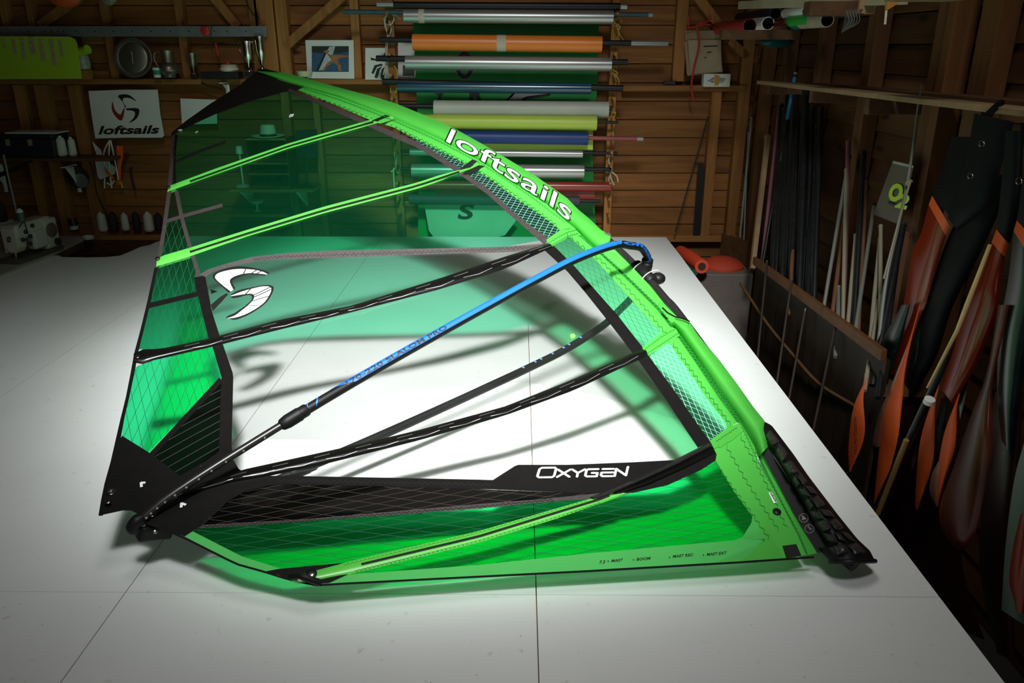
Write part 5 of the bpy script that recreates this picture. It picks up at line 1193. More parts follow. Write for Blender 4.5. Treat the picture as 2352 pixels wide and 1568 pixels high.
roll('black tube roll at the very top of the rack', 904, 12, 1424, 15, 15, M_mast_tube, ((866, 10), (1440, 16)), M_foil, .02)
roll('silver film roll with masking tape, upper in the rack on a teal pole', 928, 37, 1408, 40, 28, M_foil, ((788, 27), (1498, 34)), M_tealpole, .017, tape=[(.085, .022)], tip=.03)
roll('bright orange film roll with a tape patch in the rack', 948, 97, 1382, 102, 34, M_orange, ((872, 91), (1533, 100)), M_mast_tube, .02, tape=[(.47, .035)], tip=.28)
roll('clear silver film roll directly below the orange roll', 932, 144, 1404, 148, 30, M_foil, ((864, 134), (1442, 143)), M_mast_tube, .022)
roll('dark blue glossy film roll below the clear silver roll', 913, 199, 1357, 203, 24, M_navy, ((878, 187), (1431, 203)), M_mast_tube, .024)
roll('grey white film roll above the lime roll', 997, 249, 1397, 252, 36, M_greyfilm, ((917, 243), (1406, 249)), M_mast_tube, .018)
roll('lime yellow film roll between the grey and the blue rolls', 962, 279, 1370, 283, 32, M_limefilm, ((930, 277), (1420, 281)), M_mast_tube, .011, Y=6.5, loose=(980, 1362, 344, M_limefilm))
roll('royal blue film roll on a red pole', 962, 313, 1350, 318, 29, M_bluefilm, ((935, 309), (1476, 319)), M_redpole, .017, tip=.045, Y=6.48)
roll('thin dull silver roll below the blue roll', 942, 349, 1338, 354, 17, M_foil, ((920, 347), (1418, 352)), M_mast_tube, .013)
roll('bright silver roll above the red roll, its left half behind the film', 946, 391, 1341, 394, 31, M_foil, ((920, 388), (1404, 389)), M_mast_tube, .016)
roll('dark red film roll at the bottom right of the rack', 950, 425, 1403, 429, 22, M_redfilm, ((925, 426), (1406, 432)), M_mast_tube, .012, loose=(1000, 1366, 466, M_redfilm))
roll('dark mesh roll under the red roll seen through the green film', 940, 457, 1330, 462, 24, mat('dark_mesh_cloth', (.03, .045, .05), .7, noise=.4, scale=90), ((925, 457), (1380, 462)), M_mast_tube, .014)
# hanging green sail with a dark S below the rack
hs = thing('hanging_sailcloth', 'green sailcloth with a dark letter S hanging below the rack', 'sailcloth', pY(1060, 552, 6.62))
slab('cloth', [(975, 470), (1140, 468), (1190, 500), (1160, 540), (1110, 552), (1000, 550), (985, 530)], 6.62, .004, cloth('pale_green_cloth', (.30, .55, .38), .2), hs)
lm, _ = letters('S', lambda u, v: pY(1051 + u * 36 + v * 2, 504 - v * 36, 6.618), 4, 6, .1, .03); obj('letter', lm, M_ink, hs)
# rope ties
def rope(pts, m, name, label, r=.006, Y=6.612, extra=()):
    mb = MB().tube(spline([pY(x, y, Y) for x, y in pts], 30), r, 6)
    for e in extra: mb.tube(spline([pY(x, y, Y - .01) for x, y in e], 16), r * .8, 6)
    tag(obj(name, mb, m, smooth=True), label, 'rope')
rope([(888, 30), (884, 55), (890, 80), (886, 110), (888, 145), (886, 175)], M_rope, 'cotton_rope', 'knotted white cotton rope hanging down the left rack post', .007, extra=([(882, 40), (895, 30), (905, 38), (900, 55), (886, 56), (882, 42)], [(900, 32), (912, 36), (920, 44)], [(893, 48), (898, 70), (891, 92), (888, 130)], [(886, 150), (880, 172)], [(888, 150), (892, 174)]))
rope([(1418, 40), (1412, 52), (1424, 62), (1414, 78), (1408, 92)], M_yrope, 'yellow_rope', 'yellow cord knot on the right post beside the top silver roll', .005, extra=([(1415, 60), (1424, 80), (1432, 92)], [(1420, 64), (1422, 90), (1424, 106)], [(1412, 44), (1422, 40), (1428, 50)]))
rope([(1413, 150), (1408, 160), (1418, 168), (1412, 182), (1414, 208)], M_yrope, 'yellow_rope', 'yellow cord tied on the right post beside the clear silver roll', .005, extra=([(1412, 168), (1420, 182), (1422, 194)], [(1406, 152), (1418, 150)]))
rope([(1409, 258), (1404, 268), (1412, 276), (1408, 300), (1406, 330)], M_yrope, 'yellow_rope', 'yellow cord tied on the right post beside the lime roll', .005, extra=([(1403, 262), (1414, 258), (1410, 272)],))
rope([(905, 150), (912, 165), (911, 200), (909, 214)], M_yrope, 'yellow_rope', 'yellow cord with small knot on the left post above the dark blue roll', .005, extra=([(897, 200), (897, 214)],))
rope([(1402, 352), (1398, 370), (1404, 388), (1402, 405), (1410, 425)], M_rope, 'cotton_rope', 'white cotton rope bow on the right post beside the bright silver roll', .008, extra=([(1405, 395), (1416, 404), (1420, 418)], [(1403, 398), (1398, 415), (1404, 428)]))
rope([(906, 350), (910, 385), (904, 390), (906, 430)], M_rope, 'cotton_rope', 'cotton rope bow on the left post seen through the green film', .008, extra=([(898, 395), (908, 388), (914, 398)], [(912, 350), (908, 385)]))

# ================================================================== RIGHT END OF THE BACK WALL
M_card = mat('brown_cardboard', (.30, .21, .12), .75, noise=.12, scale=4)
cbp = thing('cardboard_bundle', 'flat cardboard sheets hung on the wall with a red cord', 'cardboard', pY(1615, 172, 6.78))
slab('sheet', [(1573, 70), (1654, 70), (1660, 166), (1580, 174)], 6.80, .006, M_card, cbp); slab('sheet', [(1580, 92), (1656, 92), (1658, 164), (1584, 170)], 6.785, .006, mat('pale_cardboard', (.36, .27, .17), .75, noise=.1), cbp); slab('sheet', [(1572, 96), (1578, 96), (1585, 174), (1578, 172)], 6.775, .006, M_card, cbp)
for y, x0, x1 in ((107, 1616, 1648), (121, 1624, 1634), (133, 1618, 1622)): slab('handwriting', [(x0, y - 2), (x1, y - 3), (x1, y), (x0, y + 1)], 6.783, .001, M_ink, cbp)
rope([(1632, 35), (1626, 48), (1608, 52), (1600, 60), (1606, 85), (1604, 115), (1594, 155), (1588, 200), (1594, 232)], mat('red_cord', (.45, .02, .02), .6), 'red_cord', 'red cord hanging in front of the cardboard sheets', .008, 6.74, extra=([(1574, 66), (1590, 62), (1620, 56), (1634, 58)], [(1582, 36), (1582, 60)], [(1600, 56), (1622, 50), (1634, 44)]))
b = pY(1643, 197, 6.82); t = thing('tissue_box', 'small white box with orange floral print on the right ledge', 'box', b)
obj('box', MB().box(pY(1644, 184, 6.84), (.215, .09, .10)), M_paper, t, bevel=.003); slab('print_shape', [(1640, 172), (1652, 173), (1655, 184), (1650, 196), (1640, 196), (1645, 185)], 6.793, .001, mat('orange_print', (.5, .25, .03), .6), t); slab('print_shape', [(1624, 186), (1640, 176), (1668, 180), (1660, 190), (1636, 190)], 6.794, .0008, mat('grey_floral_print', (.3, .3, .27), .7, noise=.8, scale=80), t)
tag(obj('dark_strip', MB().beam(pY(1611, 380, 6.84), pY(1600, 540, 6.84), .055, .02, up=(0, 1, 0)), M_blackplastic), 'short dark upright strip leaning beside the right wall stud', 'strip')
tag(obj('thin_stick', MB().tube([pY(1626, 268, 6.84), pY(1551, 532, 6.7)], .006, 8), M_iron, smooth=True), 'thin dark stick leaning diagonally on the boards right of the rack', 'stick')
tag(obj('ledge_tool', MB().box(pY(1538, 190, 6.86), (.1, .06, .03)), M_iron, bevel=.008), 'small dark tool lying on the right ledge', 'tool')
# box with rolled orange cloth beside the floor
b = pz(1640, 690, -.5)
t = thing('storage_bin', 'grey bin holding orange cloth beyond the floor edge', 'bin', V((1.58, 6.1, -.8)))
obj('bin_body', MB().box((1.58, 6.1, -.47), (.42, .42, .66)), mat('grey_brown_bin', (.16, .13, .11), .7), t, bevel=.01)
obj('orange_filling', MB().ball((1.6, 6.1, -.14), .17, 14, (1, 1, .5)), cloth('red_nylon', (.55, .06, .02), .1), t, smooth=True)
t = thing('orange_roll', 'orange cloth roll lying across the bin at the floor corner', 'roll', pX(1605, 600, 1.36) + V((0, 0, -.05)))
p, q = pX(1563, 578, 1.33), pX(1612, 612, 1.36)
obj('rolled_cloth', MB().tube([p, p.lerp(q, .5), q], [.05, .058, .052], 18), cloth('orange_red_cloth', (.75, .07, .02), .1), t, smooth=True); d = (q - p).normalized()
obj('inner_fold', MB().tube([q - d * .01, q + d * .002], .03, 14), mat('dark_fold', (.05, .01, .008), .8), t, smooth=True); obj('green_edge', MB().tube([p + V((-.02, .0, -.03)), q + V((-.05, 0, -.05))], .025, 10), mat('dark_green_nylon', (.01, .06, .03), .7), t, smooth=True)
for i, (x, y0, y1) in enumerate(((1672, 535, 760), (1690, 540, 770), (1708, 545, 780))):
    a, b = pY(x - 14, y0, 6.5 - i * .1), pY(x + 10, y0 + 12, 6.35 - i * .1)
    tag(obj('brown_panel', MB().prism([a, b, V((b.x - .02, b.y - .05, -.8)), V((a.x - .02, a.y - .05, -.8))], (.012, .012, 0)), M_dark_rail), ('brown wooden panel leaning beyond the bin, leftmost of three', 'brown wooden panel leaning beyond the bin, middle of three', 'brown wooden panel leaning beyond the bin, nearest the right wall')[i], 'panel', 'leaning brown panels')
# ================================================================== RIGHT WALL: MASTS, RAILS, TUBES, ROLLED SAILS
M_creamrod = mat('cream_fibreglass', (.24, .21, .14), .5, noise=.08); M_palerod = mat('pale_grey_rod', (.15, .155, .13), .45, noise=.08)
M_tan = wood('tan_batten', (.24, .15, .075), (.33, .21, .11), 2); M_pink = mat('dull_pink_tube', (.22, .07, .095), .5); M_brownrod = mat('brown_rod', (.13, .055, .022), .5, noise=.15)
RA, RB_ = pX(1733, 598, 1.56), pX(2030, 816, 1.48)
def rod(label, top, bot, r, m, Xt=1.84, Xb=1.62, group=None, name='mast_tube_leaning', cat='tube', band=None, sq=False, low=True, sleeve=None):
    a, b = pX(*bot, Xb), pX(*top, Xt); d = (b - a).normalized(); z0 = RA.lerp(RB_, min(1, max(0, (a.y - RA.y) / (RB_.y - RA.y)))).z - .15 if low else -.8; a2 = a - d * ((a.z - z0) / d.z)      # down to the ground
    t = thing(name, label, cat, a2, group)
    if sq: obj('shaft', MB().beam(a2, b, r * 2, r * 1.2, up=(1, 0, 0)), m, t)
    else: obj('shaft', MB().tube([a2, b], r, 10), m, t, smooth=True)
    if sleeve: obj('sleeve', MB().tube([b - d * .32, b - d * .03], r * 1.1, 10), sleeve, t, smooth=True)
    obj('end_cap', MB().tube([b - d * .012, b + d * .004], r * 1.12, 10), M_blackplastic if band is None else band, t, smooth=True)
rod('wide tan wooden batten leaning against the right wall near the corner', (1764, 313), (1730, 598), .026, M_tan, 1.86, 1.66, name='wooden_batten', cat='batten', band=M_tan, sq=True)
rod('dull pink tube leaning beside the tan batten', (1789, 269), (1762, 506), .014, M_pink, 1.86, 1.72, band=M_pink)
rod('thin pale pole standing in the far right corner', (1727, 265), (1702, 520), .010, M_palerod, 1.87, 1.8, name='thin_pole')
rod('second thin pale pole standing in the far right corner', (1719, 300), (1709, 540), .007, M_palerod, 1.87, 1.8, name='thin_pole')
rod('blue topped tube among the black masts', (1827, 168), (1806, 290), .012, M_mast_tube, 1.86, 1.8, band=M_creamrod, sleeve=mat('blue_tube', (.02, .22, .42), .45))
bl = 'black mast tube in the dense upright row by the corner'
for i in range(15):
    x = 1796 + i * 6.4 + random.uniform(-1.5, 1.5); y = random.choice((200, 235, 250, 290, 350, 395, 430)) if i > 6 else 240 + random.uniform(-30, 40)
    rod(bl, (x, y), (x - 22 + i * .4, 640 + i * 4), random.choice((.019, .016, .021)), M_mast_tube, 1.85, 1.6 + .02 * (i % 3), 'black masts leaning by the corner')
rod('brown tube with orange mark among the black masts', (1831, 399), (1817, 640), .012, M_brownrod, 1.8, 1.6, band=M_orange_web)
rod('cream tube with pink upper end left of the lime sign bag', (1949, 326), (1943, 525), .013, M_pink, 1.84, 1.74, band=M_pink)
rod('bright cream tube directly below the pink one', (1944, 390), (1936, 740), .010, M_creamrod, 1.80, 1.6, band=M_creamrod)
rod('cream rod leaning left of the crossed rods', (1966, 540), (1948, 735), .010, M_creamrod, 1.74, 1.6, band=M_creamrod)
rod('cream rod forming the left leg of the crossed pair', (2022, 548), (1998, 789), .010, M_creamrod, 1.74, 1.56, band=M_creamrod)
rod('cream rod forming the right leg of the crossed pair', (2023, 519), (2022, 780), .009, M_creamrod, 1.74, 1.58, band=M_creamrod)
rod('dark slim tube right of the bright cream tube', (1984, 349), (1962, 735), .014, M_mast_tube, 1.84, 1.62)
rod('brown rod slanting below the pink ended tube', (1944, 480), (1916, 690), .012, M_brownrod, 1.8, 1.62, band=M_brownrod)
rod('pale slanting rod left of the bright cream tube', (1951, 360), (1893, 700), .010, M_palerod, 1.83, 1.6)
rod('brown grey rod between the slim tube and the crossed pair', (1991, 410), (1975, 700), .009, M_brownrod, 1.84, 1.64)
rod('grey rod slanting behind the crossed pair', (2008, 470), (1978, 670), .010, M_palerod, 1.84, 1.66)
rod('short pale rod low in front of the rail', (1928, 660), (1926, 700), .012, M_palerod, 1.66, 1.62, band=M_creamrod)
rod('short cream rod low right of the crossed pair', (2018, 690), (2004, 780), .009, M_creamrod, 1.66, 1.56, band=M_creamrod)
rod('black tube under the hanging lime sign bag', (2074, 515), (2022, 790), .016, M_mast_tube, 1.78, 1.56); rod('second black tube under the hanging lime sign bag', (2066, 560), (2034, 790), .012, M_mast_tube, 1.78, 1.56)
rod('brown plank edge leaning beside the rolled sails', (2080, 540), (2045, 740), .02, M_brownrod, 1.82, 1.66, name='leaning_plank', cat='plank', sq=True, band=M_brownrod)
for i, (x, y) in enumerate(((1752, 640), (1803, 690), (1828, 770), (1893, 810))):
    rod('dark stick low in the gap behind the floor edge', (x + 10 + 6 * i, y - 40 - 10 * i), (x, y + 60), .007, wood('shade_and_stick_wood', (.014, .008, .005), (.03, .016, .009), 2), 1.5, 1.44, 'dark sticks in the gap', low=False)
# long pale flexible rod
t = thing('flexible_rod', 'long pale bent rod rising past the lime sign bag', 'rod', pX(2016, 797, 1.55))
P = [pX(x, y, X) for x, y, X in ((2016, 797, 1.55), (2036, 640, 1.62), (2066, 506, 1.68), (2091, 380, 1.72), (2108, 250, 1.74), (2117, 196, 1.74))]
obj('shaft', MB().tube(spline(P, 40), [lerp(.009, .004, i / 39) for i in range(40)], 8), M_palerod, t, smooth=True); obj('joint', MB().tube([pX(2084, 424, 1.70), pX(2091, 414, 1.705)], .012, 8), M_creamrod, t, smooth=True)
t = thing('flexible_rod', 'shorter pale rod crossing the lime sign bag', 'rod', pX(2030, 640, 1.60)); obj('shaft', MB().tube(spline([pX(2030, 640, 1.6), pX(2064, 510, 1.66), pX(2091, 416, 1.69)], 20), .005, 8), M_creamrod, t, smooth=True)
# retaining rail, low cable
a, b = RA, RB_
tag(obj('retaining_rail', MB().beam(a, b, .025, .05, up=(0, 0, 1)), M_dark_stud, bevel=.003), 'brown wooden rail holding the leaning masts', 'rail')
# added near-black boards, standing in for the darkness below the rail
n = 15
for i in range(n):
    q = a.lerp(b, (i + .5) / n); L = (b - a).length / n
    wb_ = MB().box((q.x + .024, q.y, (q.z - .8) / 2 - .01), (.016, L * .92, q.z + .78)); o = obj('shade_slat', wb_, wood('shade_and_stick_wood', (.014, .008, .005), (.03, .016, .009), 2), bpy.data.objects['retaining_rail'])
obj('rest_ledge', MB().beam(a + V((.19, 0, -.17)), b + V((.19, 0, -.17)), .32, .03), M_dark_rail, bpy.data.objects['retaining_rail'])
tag(obj('low_cable', MB().tube(spline([pX(x, y, 1.5) for x, y in ((1700, 650), (1760, 740), (1817, 810), (1880, 880), (1968, 935))], 24), .009, 6), M_dark_rail, smooth=True), 'thin brown cord sagging low along the gap', 'cord')
# long plank shelf along the right wall on brackets
SX = 1.70
a, b = pX(1758, 189, SX), pX(2352, 256, SX); zz = (a.z + b.z) / 2; d = (b - a); b2 = b + d.normalized() * .8
t = thing('plank_shelf', 'long narrow plank shelf running along the right wall', 'shelf', V((SX + .05, (a.y + b.y) / 2, zz)))
obj('plank', MB().beam(a, b2, .12, .022, up=(0, 0, 1)), M_tan, t, bevel=.002); obj('plank', MB().beam(a + V((.13, -.6, .012)), b2 + V((.13, 0, .02)), .12, .022, up=(0, 0, 1)), M_dark_rail, t, bevel=.002)
for px, py in ((1765, 203), (1862, 220), (1990, 244), (2330, 310)):
    p = pX(px, py, 1.66); obj('bracket_arm', MB().box((p.x + .15, p.y, p.z), (.3, .05, .075)), M_dark_rail, t, bevel=.003)
# O2 bag
pb = thing('poster_bag', 'clear grey bag with a lime lettered sign hanging on the right wall', 'bag', pX(2040, 510, 1.80))
def xs(name, pts, X, th, m, parent, **k): return obj(name, MB().prism([pX(x, y, X) for x, y in pts], (th, 0, 0)), m, parent, **k)
xs('bag_sheet', [(2051, 369), (2098, 380), (2066, 516), (2006, 492)], 1.80, .004, mat('hazy_plastic', (.10, .08, .06), .45, noise=.1), pb)
xs('white_hem', [(2051, 369), (2098, 380), (2097, 386), (2050, 375)], 1.797, .002, mat('hazy_hem', (.35, .33, .27), .6), pb)
for s, x0, x1, y0, h, sh in (('O', 2038, 2076, 460, 42, .35), ('2', 2054, 2090, 476, 34, .2)):
    lm, _ = letters(s, lambda u, v: pX(lerp(x0, x1 - 8, u) + v * 9, y0 + u * 6 - v * h, 1.795 - (.001 if s == '2' else 0)), 5, 5, .15, .06); obj('sign', lm, MATS['lime_sheet'], pb)
slab_pts = [(2040, 462), (2080, 478), (2078, 483), (2039, 467)]; xs('small_print', slab_pts, 1.795, .001, M_ink, pb)
# overhead tube bundle
def otube(label, cx, cy, rpx, m, mi, Yf=5.9, Yb=6.85):
    Y0 = Yf; Yf = min(Yf, pX(cx, cy, 1.78).y); Yb = Yb if Yf == Y0 else Yf + .42
    f = pY(cx, cy, Yf); r = rpx / wsc(Yf); bb = V((f.x, Yb, f.z)); t = thing('cardboard_tube', label, 'tube', V((f.x, (Yf + Yb) / 2, f.z - r)), 'tubes stored under the roof')
    obj('tube_wall', MB().lathe(f, [(r * .86, 0), (r, 0), (r, Yb - Yf), (r * .86, Yb - Yf), (r * .86, 0)], 24, (0, 1, 0)), m, t, smooth=True); obj('inner_roll', MB().lathe(f + V((0, .03, 0)), [(r * .55, 0), (r * .8, 0), (r * .8, .2), (r * .55, .2), (r * .55, 0)], 20, (0, 1, 0)), mi, t, smooth=True)
M_redtube = mat('red_tube', (.35, .02, .02), .4); M_brt = mat('brown_red_tube', (.16, .02, .015), .35); M_navyt = mat('navy_tube', (.008, .02, .05), .5); M_gtube = mat('green_tube', (.02, .40, .06), .35); M_beige = mat('beige_tube', (.36, .30, .20), .6); M_teal_t = mat('teal_tube', (.01, .12, .12), .45)
otube('red tube end, leftmost of the overhead bundle', 1722, 59, 15, M_redtube, M_brt); otube('white tube end between the red and the brown overhead tubes', 1764, 54, 14, M_paper, M_cream)
otube('navy tube end lying on top of the white overhead tube', 1781, 31, 12, M_navyt, M_greyfilm); otube('brown red tube end in the middle of the overhead bundle', 1820, 57, 14, M_brt, M_ink)
otube('teal tube end next to the green overhead tube', 1842, 54, 12, M_teal_t, M_ink, 5.95); otube('bright green tube end in the overhead bundle', 1868, 47, 15, M_gtube, M_lime); otube('beige tube end, rightmost of the overhead bundle', 1900, 46, 15, M_beige, M_card); otube('white tube end above the green overhead tube', 1853, 26, 11, M_paper, M_ink)
for y, x0, x1, lab in ((80, 1655, 1880, 'dark beam carrying the overhead tubes'),):
    p, q = pY(x0, y, 5.6), pY(x1, y, 5.2); tag(obj('tube_beam', MB().box(((p.x + q.x) / 2, 5.6, p.z), (q.x - p.x, .08, .06)), M_dark_rail, bevel=.003), lab, 'beam')
p, q = pY(1856, 20, 4.1), pY(1978, 20, 4.1); e = thing('roof_beam', 'brown roof beam with pale sawn end above the tubes', 'beam', V(((p.x + q.x) / 2, 4.1, p.z - .04)))
obj('beam', MB().box(((p.x + q.x) / 2, 4.12, p.z), (q.x - p.x, .1, .065)), M_dark_rail, e, bevel=.003); p, q = pY(1974, 18, 4.05), pY(2012, 18, 4.05); obj('sawn_end', MB().box(((p.x + q.x) / 2, 4.1, p.z + .006), (q.x - p.x, .1, .062)), M_tan, e, bevel=.003)
p, q = pY(1700, 12, 6.0), pY(2080, -4, 3.7); tag(obj('roof_batten', MB().beam(p, q, .03, .05), M_beige, bevel=.002), 'pale batten lying across the overhead beams', 'batten')
p, q = pY(2085, -2, 3.1), pY(2240, -4, 3.1); tag(obj('roof_plank', MB().box(((p.x + q.x) / 2, 3.15, p.z + .02), (q.x - p.x, .3, .04)), M_tan, bevel=.003), 'light wooden plank under the roof at the top right', 'plank')
t = thing('plastic_sheet', 'curled clear plastic sheet with pale curved lines hanging below the roof beam', 'sheet', pY(1950, 78, 4.06))
obj('sheet', MB().grid([[pY(lerp(1944, 1932, j / 5), lerp(22, 77, j / 5), 4.06), pY(lerp(1976, 1950, j / 5), lerp(20, 66, j / 5), 4.04), pY(lerp(1990, 1958, j / 5), lerp(24, 62, j / 5), 4.06)] for j in range(6)]), film('clear_plastic', (.8, .8, .76), .12, (.5, .5, .46), .5, .1), t, smooth=True)
for k in range(5): obj('pale_line', MB().tube(spline([pY(1944 + k * 7, 24, 4.035), pY(1952 + k * 6 - 2, 48, 4.03), pY(1934 + k * 6, 74 - k * 3, 4.035)], 12), .0013, 5), M_palerod, t)
tag(obj('yellow_cloth', MB().prism([pY(x, y, 3.6) for x, y in ((2038, -10), (2080, -10), (2060, 10), (2037, 24))], (0, .02, 0)), cloth('amber_cloth', (.55, .25, .03), .3)), 'amber cloth corner hanging from the roof at the top right', 'cloth')
tag(obj('short_cord', MB().tube([pY(2036, 24, 3.6), pY(2033, 56, 3.6)], .005, 6), M_rope, smooth=True), 'short white cord under the amber cloth', 'cord')
tag(obj('teal_bag', MB().ball(pY(1784, 96, 5.7), .10, 14, (1.1, .5, .4)), film('teal_plastic', (.02, .25, .24), .5, (.02, .18, .17), .6, .15), smooth=True), 'thin teal plastic bag hanging under the overhead tubes', 'bag')

# ---- rolled and folded sails hanging in the gap, each a bulged blade
M_rs = cloth('red_translucent_film', (.24, .022, .005), .25, (.4, .035, .006), .2, .05); M_or = cloth('orange_sail_cloth', (.80, .115, .018), .2, None, .5, .04)
M_bk = mat('black_sail_cloth', (.0045, .005, .0055), .6, noise=.25, scale=15, spec=.06); M_gb = mat('green_black_film', (.003, .010, .007), .3, noise=.7, scale=12, spec=.25)
M_rb = cloth('red_brown_ply', (.10, .022, .01), .2, (.15, .02, .01), .25, .05, .45); M_mar = mat('dark_maroon_film', (.022, .005, .0035), .4, noise=.4, scale=8, spec=.3); M_dg = mat('dark_green_cloth', (.004, .04, .018), .5); M_haze = mat('hazy_red_film', (.20, .08, .055), .3, noise=.3, scale=8)
def hang(label, secs, X, bulge=.05, name='rolled_sail'):
    """secs: list of (partname, left px pts, right px pts, material); a lens-shaped roll at distance X from the room axis"""
    allp = [pX(x, y, X) for s in secs for x, y in s[1]]; lo_ = min(allp, key=lambda p: p.z)
    t = thing(name, label, 'sail', V((X, lo_.y, lo_.z)), 'rolled sails hanging on the right')
    for i, s in enumerate(secs):
        nm, Lp, Rp, m = s[:4]; e = (s[4] if len(s) > 4 else 0); n = 26
        a = spline([(*p, 0) for p in Lp], n); b = spline([(*p, 0) for p in Rp], n); k = 10; front = []; back = []
        for p, q in zip(a, b):
            wd = (q - p).length; bl_ = bulge * min(1, wd / 60.)
            fr_ = [pX(*p.lerp(q, j / k)[:2], X) for j in range(k + 1)]
            front.append([P + (EYE - P).normalized() * (bl_ * math.sin(math.pi * j / k) ** .8 + e) for j, P in enumerate(fr_)])
            back.append([P - (EYE - P).normalized() * (bl_ * .6 * math.sin(math.pi * j / k) ** .8 - e) for j, P in enumerate(fr_)])
        mb = MB().grid(front); mb.grid(back); obj(nm, mb, m, t, smooth=True)
    return t
B_ = 'sail_roll'
hang('red film sail with black top and slanting orange band, nearest the lime sign bag',
     [(B_, [(2186, 313), (2164, 388), (2141, 452)], [(2275, 316), (2244, 399), (2190, 505)], M_bk), ('orange_band', [(2141, 449), (2133, 470)], [(2182, 520), (2172, 541)], M_or, .004),
      ('red_film', [(2134, 466), (2115, 537), (2095, 580), (2075, 700), (2050, 800), (2035, 860)], [(2174, 536), (2152, 609), (2126, 700), (2112, 730), (2092, 790), (2070, 860)], M_rs)], 1.60)
hang('long orange blade with pale film edge in the middle of the hanging sails',
     [('orange_cloth', [(2112, 700), (2087, 784), (2050, 891), (2030, 950), (2016, 1060), (2006, 1160)], [(2113, 702), (2083, 834), (2071, 937), (2060, 1018), (2033, 1113), (2007, 1164)], M_or), ('hazy_edge', [(2085, 790), (2044, 891), (2021, 945), (2005, 1010), (2010, 1028)], [(2088, 790), (2056, 880), (2036, 940), (2024, 1010), (2020, 1025)], M_haze)], 1.50, .03)
hang('short orange blade with printed text nearest the white floor', [('orange_cloth', [(1991, 865), (1960, 937), (1949, 1025), (1951, 1083)], [(1992, 867), (1983, 914), (1985, 1002), (1953, 1084)], M_or)], 1.42, .02)
txt = bpy.data.objects['rolled_sail.002']
lm, _ = letters('PRODUCT OF LOFT', lambda u, v: pX(1968 - v * 6 + u * 0, 958 + u * 86, 1.394), 4, 1, 0, .02); obj('printed_text', lm, M_ink, txt)
hang('black and green shimmering blade between the two orange blades', [(B_, [(2071, 700), (2014, 807), (2010, 853), (1995, 907), (1986, 985)], [(2090, 700), (2071, 776), (2048, 853), (2022, 926), (1988, 986)], M_gb)], 1.55)
hang('black rolled sail behind the long orange blade', [(B_, [(2262, 400), (2180, 540), (2113, 738), (2087, 845), (2079, 925)], [(2330, 402), (2262, 560), (2190, 700), (2150, 820), (2086, 930)], M_bk), ('green_film', [(2112, 745), (2090, 820), (2084, 870)], [(2114, 745), (2110, 820), (2088, 872)], M_gb, .03)], 1.62, .07)
hang('orange blade half behind a dark tube, second from the right', [('orange_cloth', [(2157, 880), (2125, 968), (2110, 1037), (2102, 1152), (2106, 1171)], [(2158, 881), (2148, 945), (2144, 1052), (2125, 1121), (2107, 1172)], M_or)], 1.50, .03)
hang('orange blade with hazy lower tip left of the red brown sail', [('orange_cloth', [(2203, 903), (2171, 987), (2156, 1064), (2151, 1140), (2153, 1163)], [(2204, 904), (2198, 945), (2194, 1025), (2171, 1102), (2154, 1164)], M_or), ('hazy_edge', [(2160, 1050), (2140, 1090), (2136, 1130), (2150, 1162)], [(2161, 1052), (2158, 1090), (2152, 1130), (2152, 1163)], M_haze)], 1.44, .03)
hang('dark grey blade between the last two orange blades', [(B_, [(2178, 882), (2156, 960), (2152, 1024)], [(2180, 884), (2176, 940), (2154, 1026)], M_bk), ('green_film', [(2226, 840), (2204, 915), (2204, 960)], [(2228, 842), (2216, 920), (2206, 962)], M_gb)], 1.47, .02)
hang('large red brown ply sail with feathered round lower end', [(B_, [(2293, 700), (2267, 853), (2232, 949), (2186, 1083), (2160, 1152), (2158, 1198), (2175, 1236), (2198, 1263)], [(2320, 700), (2282, 872), (2280, 960), (2278, 1044), (2247, 1198), (2236, 1236), (2224, 1255), (2205, 1265)], M_rb)], 1.36, .05)
hang('black sail roll with orange band and bright left edge in the upper right', [(B_, [(2310, 300), (2300, 420), (2289, 528)], [(2350, 300), (2345, 450), (2320, 560)], M_bk), ('orange_band', [(2289, 526), (2277, 557)], [(2317, 562), (2308, 591)], M_or, .004), ('red_film', [(2278, 556), (2250, 640), (2221, 700), (2190, 800), (2160, 890)], [(2308, 588), (2300, 640), (2290, 720), (2240, 840), (2190, 930)], M_rs)], 1.46, .05)
hang('black sail roll with orange band cut by the right picture edge', [(B_, [(2362, 340), (2348, 420), (2336, 508)], [(2420, 340), (2410, 460), (2390, 560)], M_bk), ('orange_band', [(2336, 506), (2328, 530)], [(2388, 566), (2370, 596)], M_or, .004), (B_, [(2329, 528), (2316, 640), (2296, 760), (2290, 900), (2300, 1010)], [(2376, 590), (2380, 700), (2360, 800), (2340, 950), (2330, 1060)], M_gb)], 1.38, .05)
hang('black sail bag with rings above the orange bands', [(B_, [(2238, 260), (2225, 330), (2200, 430), (2176, 500)], [(2330, 280), (2300, 380), (2272, 470), (2200, 530)], M_bk)], 1.52, .05)
hang('dark maroon film fold low behind the long orange blade', [(B_, [(2021, 930), (1992, 1060), (2012, 1180), (2062, 1280)], [(2100, 930), (2094, 1060), (2102, 1200), (2112, 1330)], M_mar)], 1.62, .04)
hang('dark maroon film fold low under the large red brown sail', [(B_, [(2110, 1040), (2062, 1180), (2092, 1330), (2150, 1420)], [(2222, 1000), (2206, 1250), (2232, 1380), (2262, 1470)], M_mar)], 1.60, .05)
hang('dark maroon film fold between the red brown sail and the picture edge', [(B_, [(2285, 900), (2262, 1100), (2250, 1300), (2290, 1500)], [(2350, 900), (2340, 1100), (2330, 1300), (2330, 1520)], M_mar)], 1.52, .05)
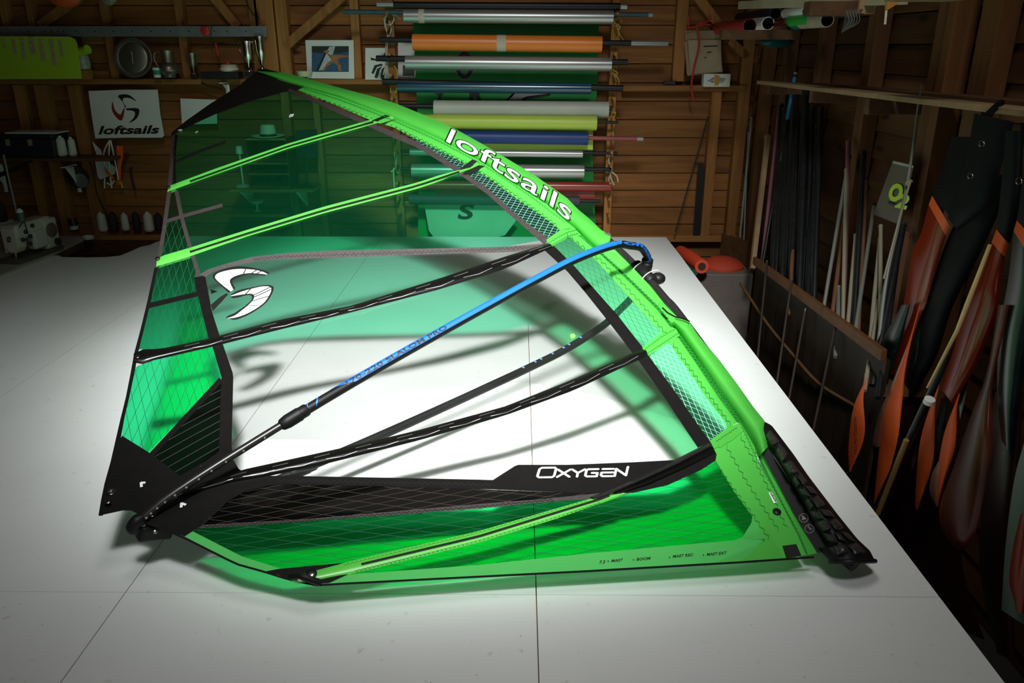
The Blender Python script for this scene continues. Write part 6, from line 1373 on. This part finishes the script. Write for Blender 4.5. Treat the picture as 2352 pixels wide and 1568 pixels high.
hang('dark green and red folded sail at the lower right picture edge', [(B_, [(2360, 990), (2330, 1100), (2310, 1250), (2300, 1400)], [(2420, 1000), (2400, 1120), (2380, 1300), (2360, 1440)], M_dg), ('red_film', [(2342, 1180), (2326, 1260), (2318, 1330), (2330, 1400)], [(2372, 1180), (2370, 1260), (2364, 1330), (2350, 1410)], M_rs, .03)], 1.28, .04)
for x, y, X, nm in ((2229, 404, 1.46, 'rolled_sail.011'), (2255, 330, 1.46, 'rolled_sail.011'), (2341, 416, 1.40, 'rolled_sail.010')):
    c = pX(x, y, X); obj('metal_ring', MB().tube([c + (RT * math.cos(a) + UP * math.sin(a)) * .009 for a in [6.2832 * i / 16 for i in range(17)]], .002, 6), M_steel, bpy.data.objects[nm], smooth=True)
obj('hanging_strap', MB().tube([pX(2262, 270, 1.53), pX(2290, 243, 1.66), pX(2300, 236, 1.74)], .012, 8), M_bk, bpy.data.objects['rolled_sail.011'], smooth=True)
t = thing('mast_joint', 'dark tube with a white band slanting between the orange blades', 'tube', pX(2090, 1010, 1.40)); obj('shaft', MB().tube([pX(2190, 790, 1.46), pX(2128, 925, 1.44), pX(2012, 1170, 1.42)], [.008, .014, .016], 10), M_mast_tube, t, smooth=True); obj('white_band', MB().tube([pX(2136, 916, 1.42), pX(2132, 925, 1.42)], .018, 12), M_paper, t, smooth=True)
tag(obj('golden_rod', MB().tube([pX(2082, 1010, 1.40), pX(2016, 1180, 1.40)], .010, 8), mat('golden_rod', (.25, .14, .04), .5), smooth=True), 'brown gold rod low between the orange blades', 'rod')
tag(obj('pale_edge_rod', MB().tube([pX(2274, 562, 1.44), pX(2221, 700, 1.42), pX(2198, 760, 1.42), pX(2130, 890, 1.40)], [.006, .008, .007, .004], 8), mat('amber_rod', (.6, .42, .18), .25), smooth=True), 'shiny amber rod along the edge of the banded black roll', 'rod')

# ================================================================== UNSEEN LAMP AND ADDED SHADING PLATFORM (out of frame, above)
lp = thing('pendant_lamp', 'white workshop lamp on a rod under the ceiling', 'lamp', LAMP)
ax = (LAMP_AIM - LAMP).normalized()
obj('shade', MB().lathe(LAMP - ax * .42, [(.08, 0), (.16, .02), (.40, .30), (.403, .30), (.156, .012), (.06, .0)], 28, ax), M_white, lp, smooth=True); obj('rod', MB().tube([LAMP - ax * .4, V((LAMP.x, LAMP.y - .2, 5.45))], .012, 8), M_iron, lp)
rk = thing('shade_rack', 'wooden storage platform hung under the ceiling on the left', 'rack', (-2.8, 1.6, 3.6))  # added out of view to shade the back left floor and wall
for k in range(6): obj('shade_slat', MB().box((-2.82, 1.10 + k * .17, 3.6), (4.5, .168, .02)), M_dark_rail, rk)
for x in (-4.8, -2.9, -.75):
    for y in (1.1, 1.9): obj('hanger', MB().tube([(x, y, 3.6), (x, y, 5.45)], .01, 8), M_iron, rk)
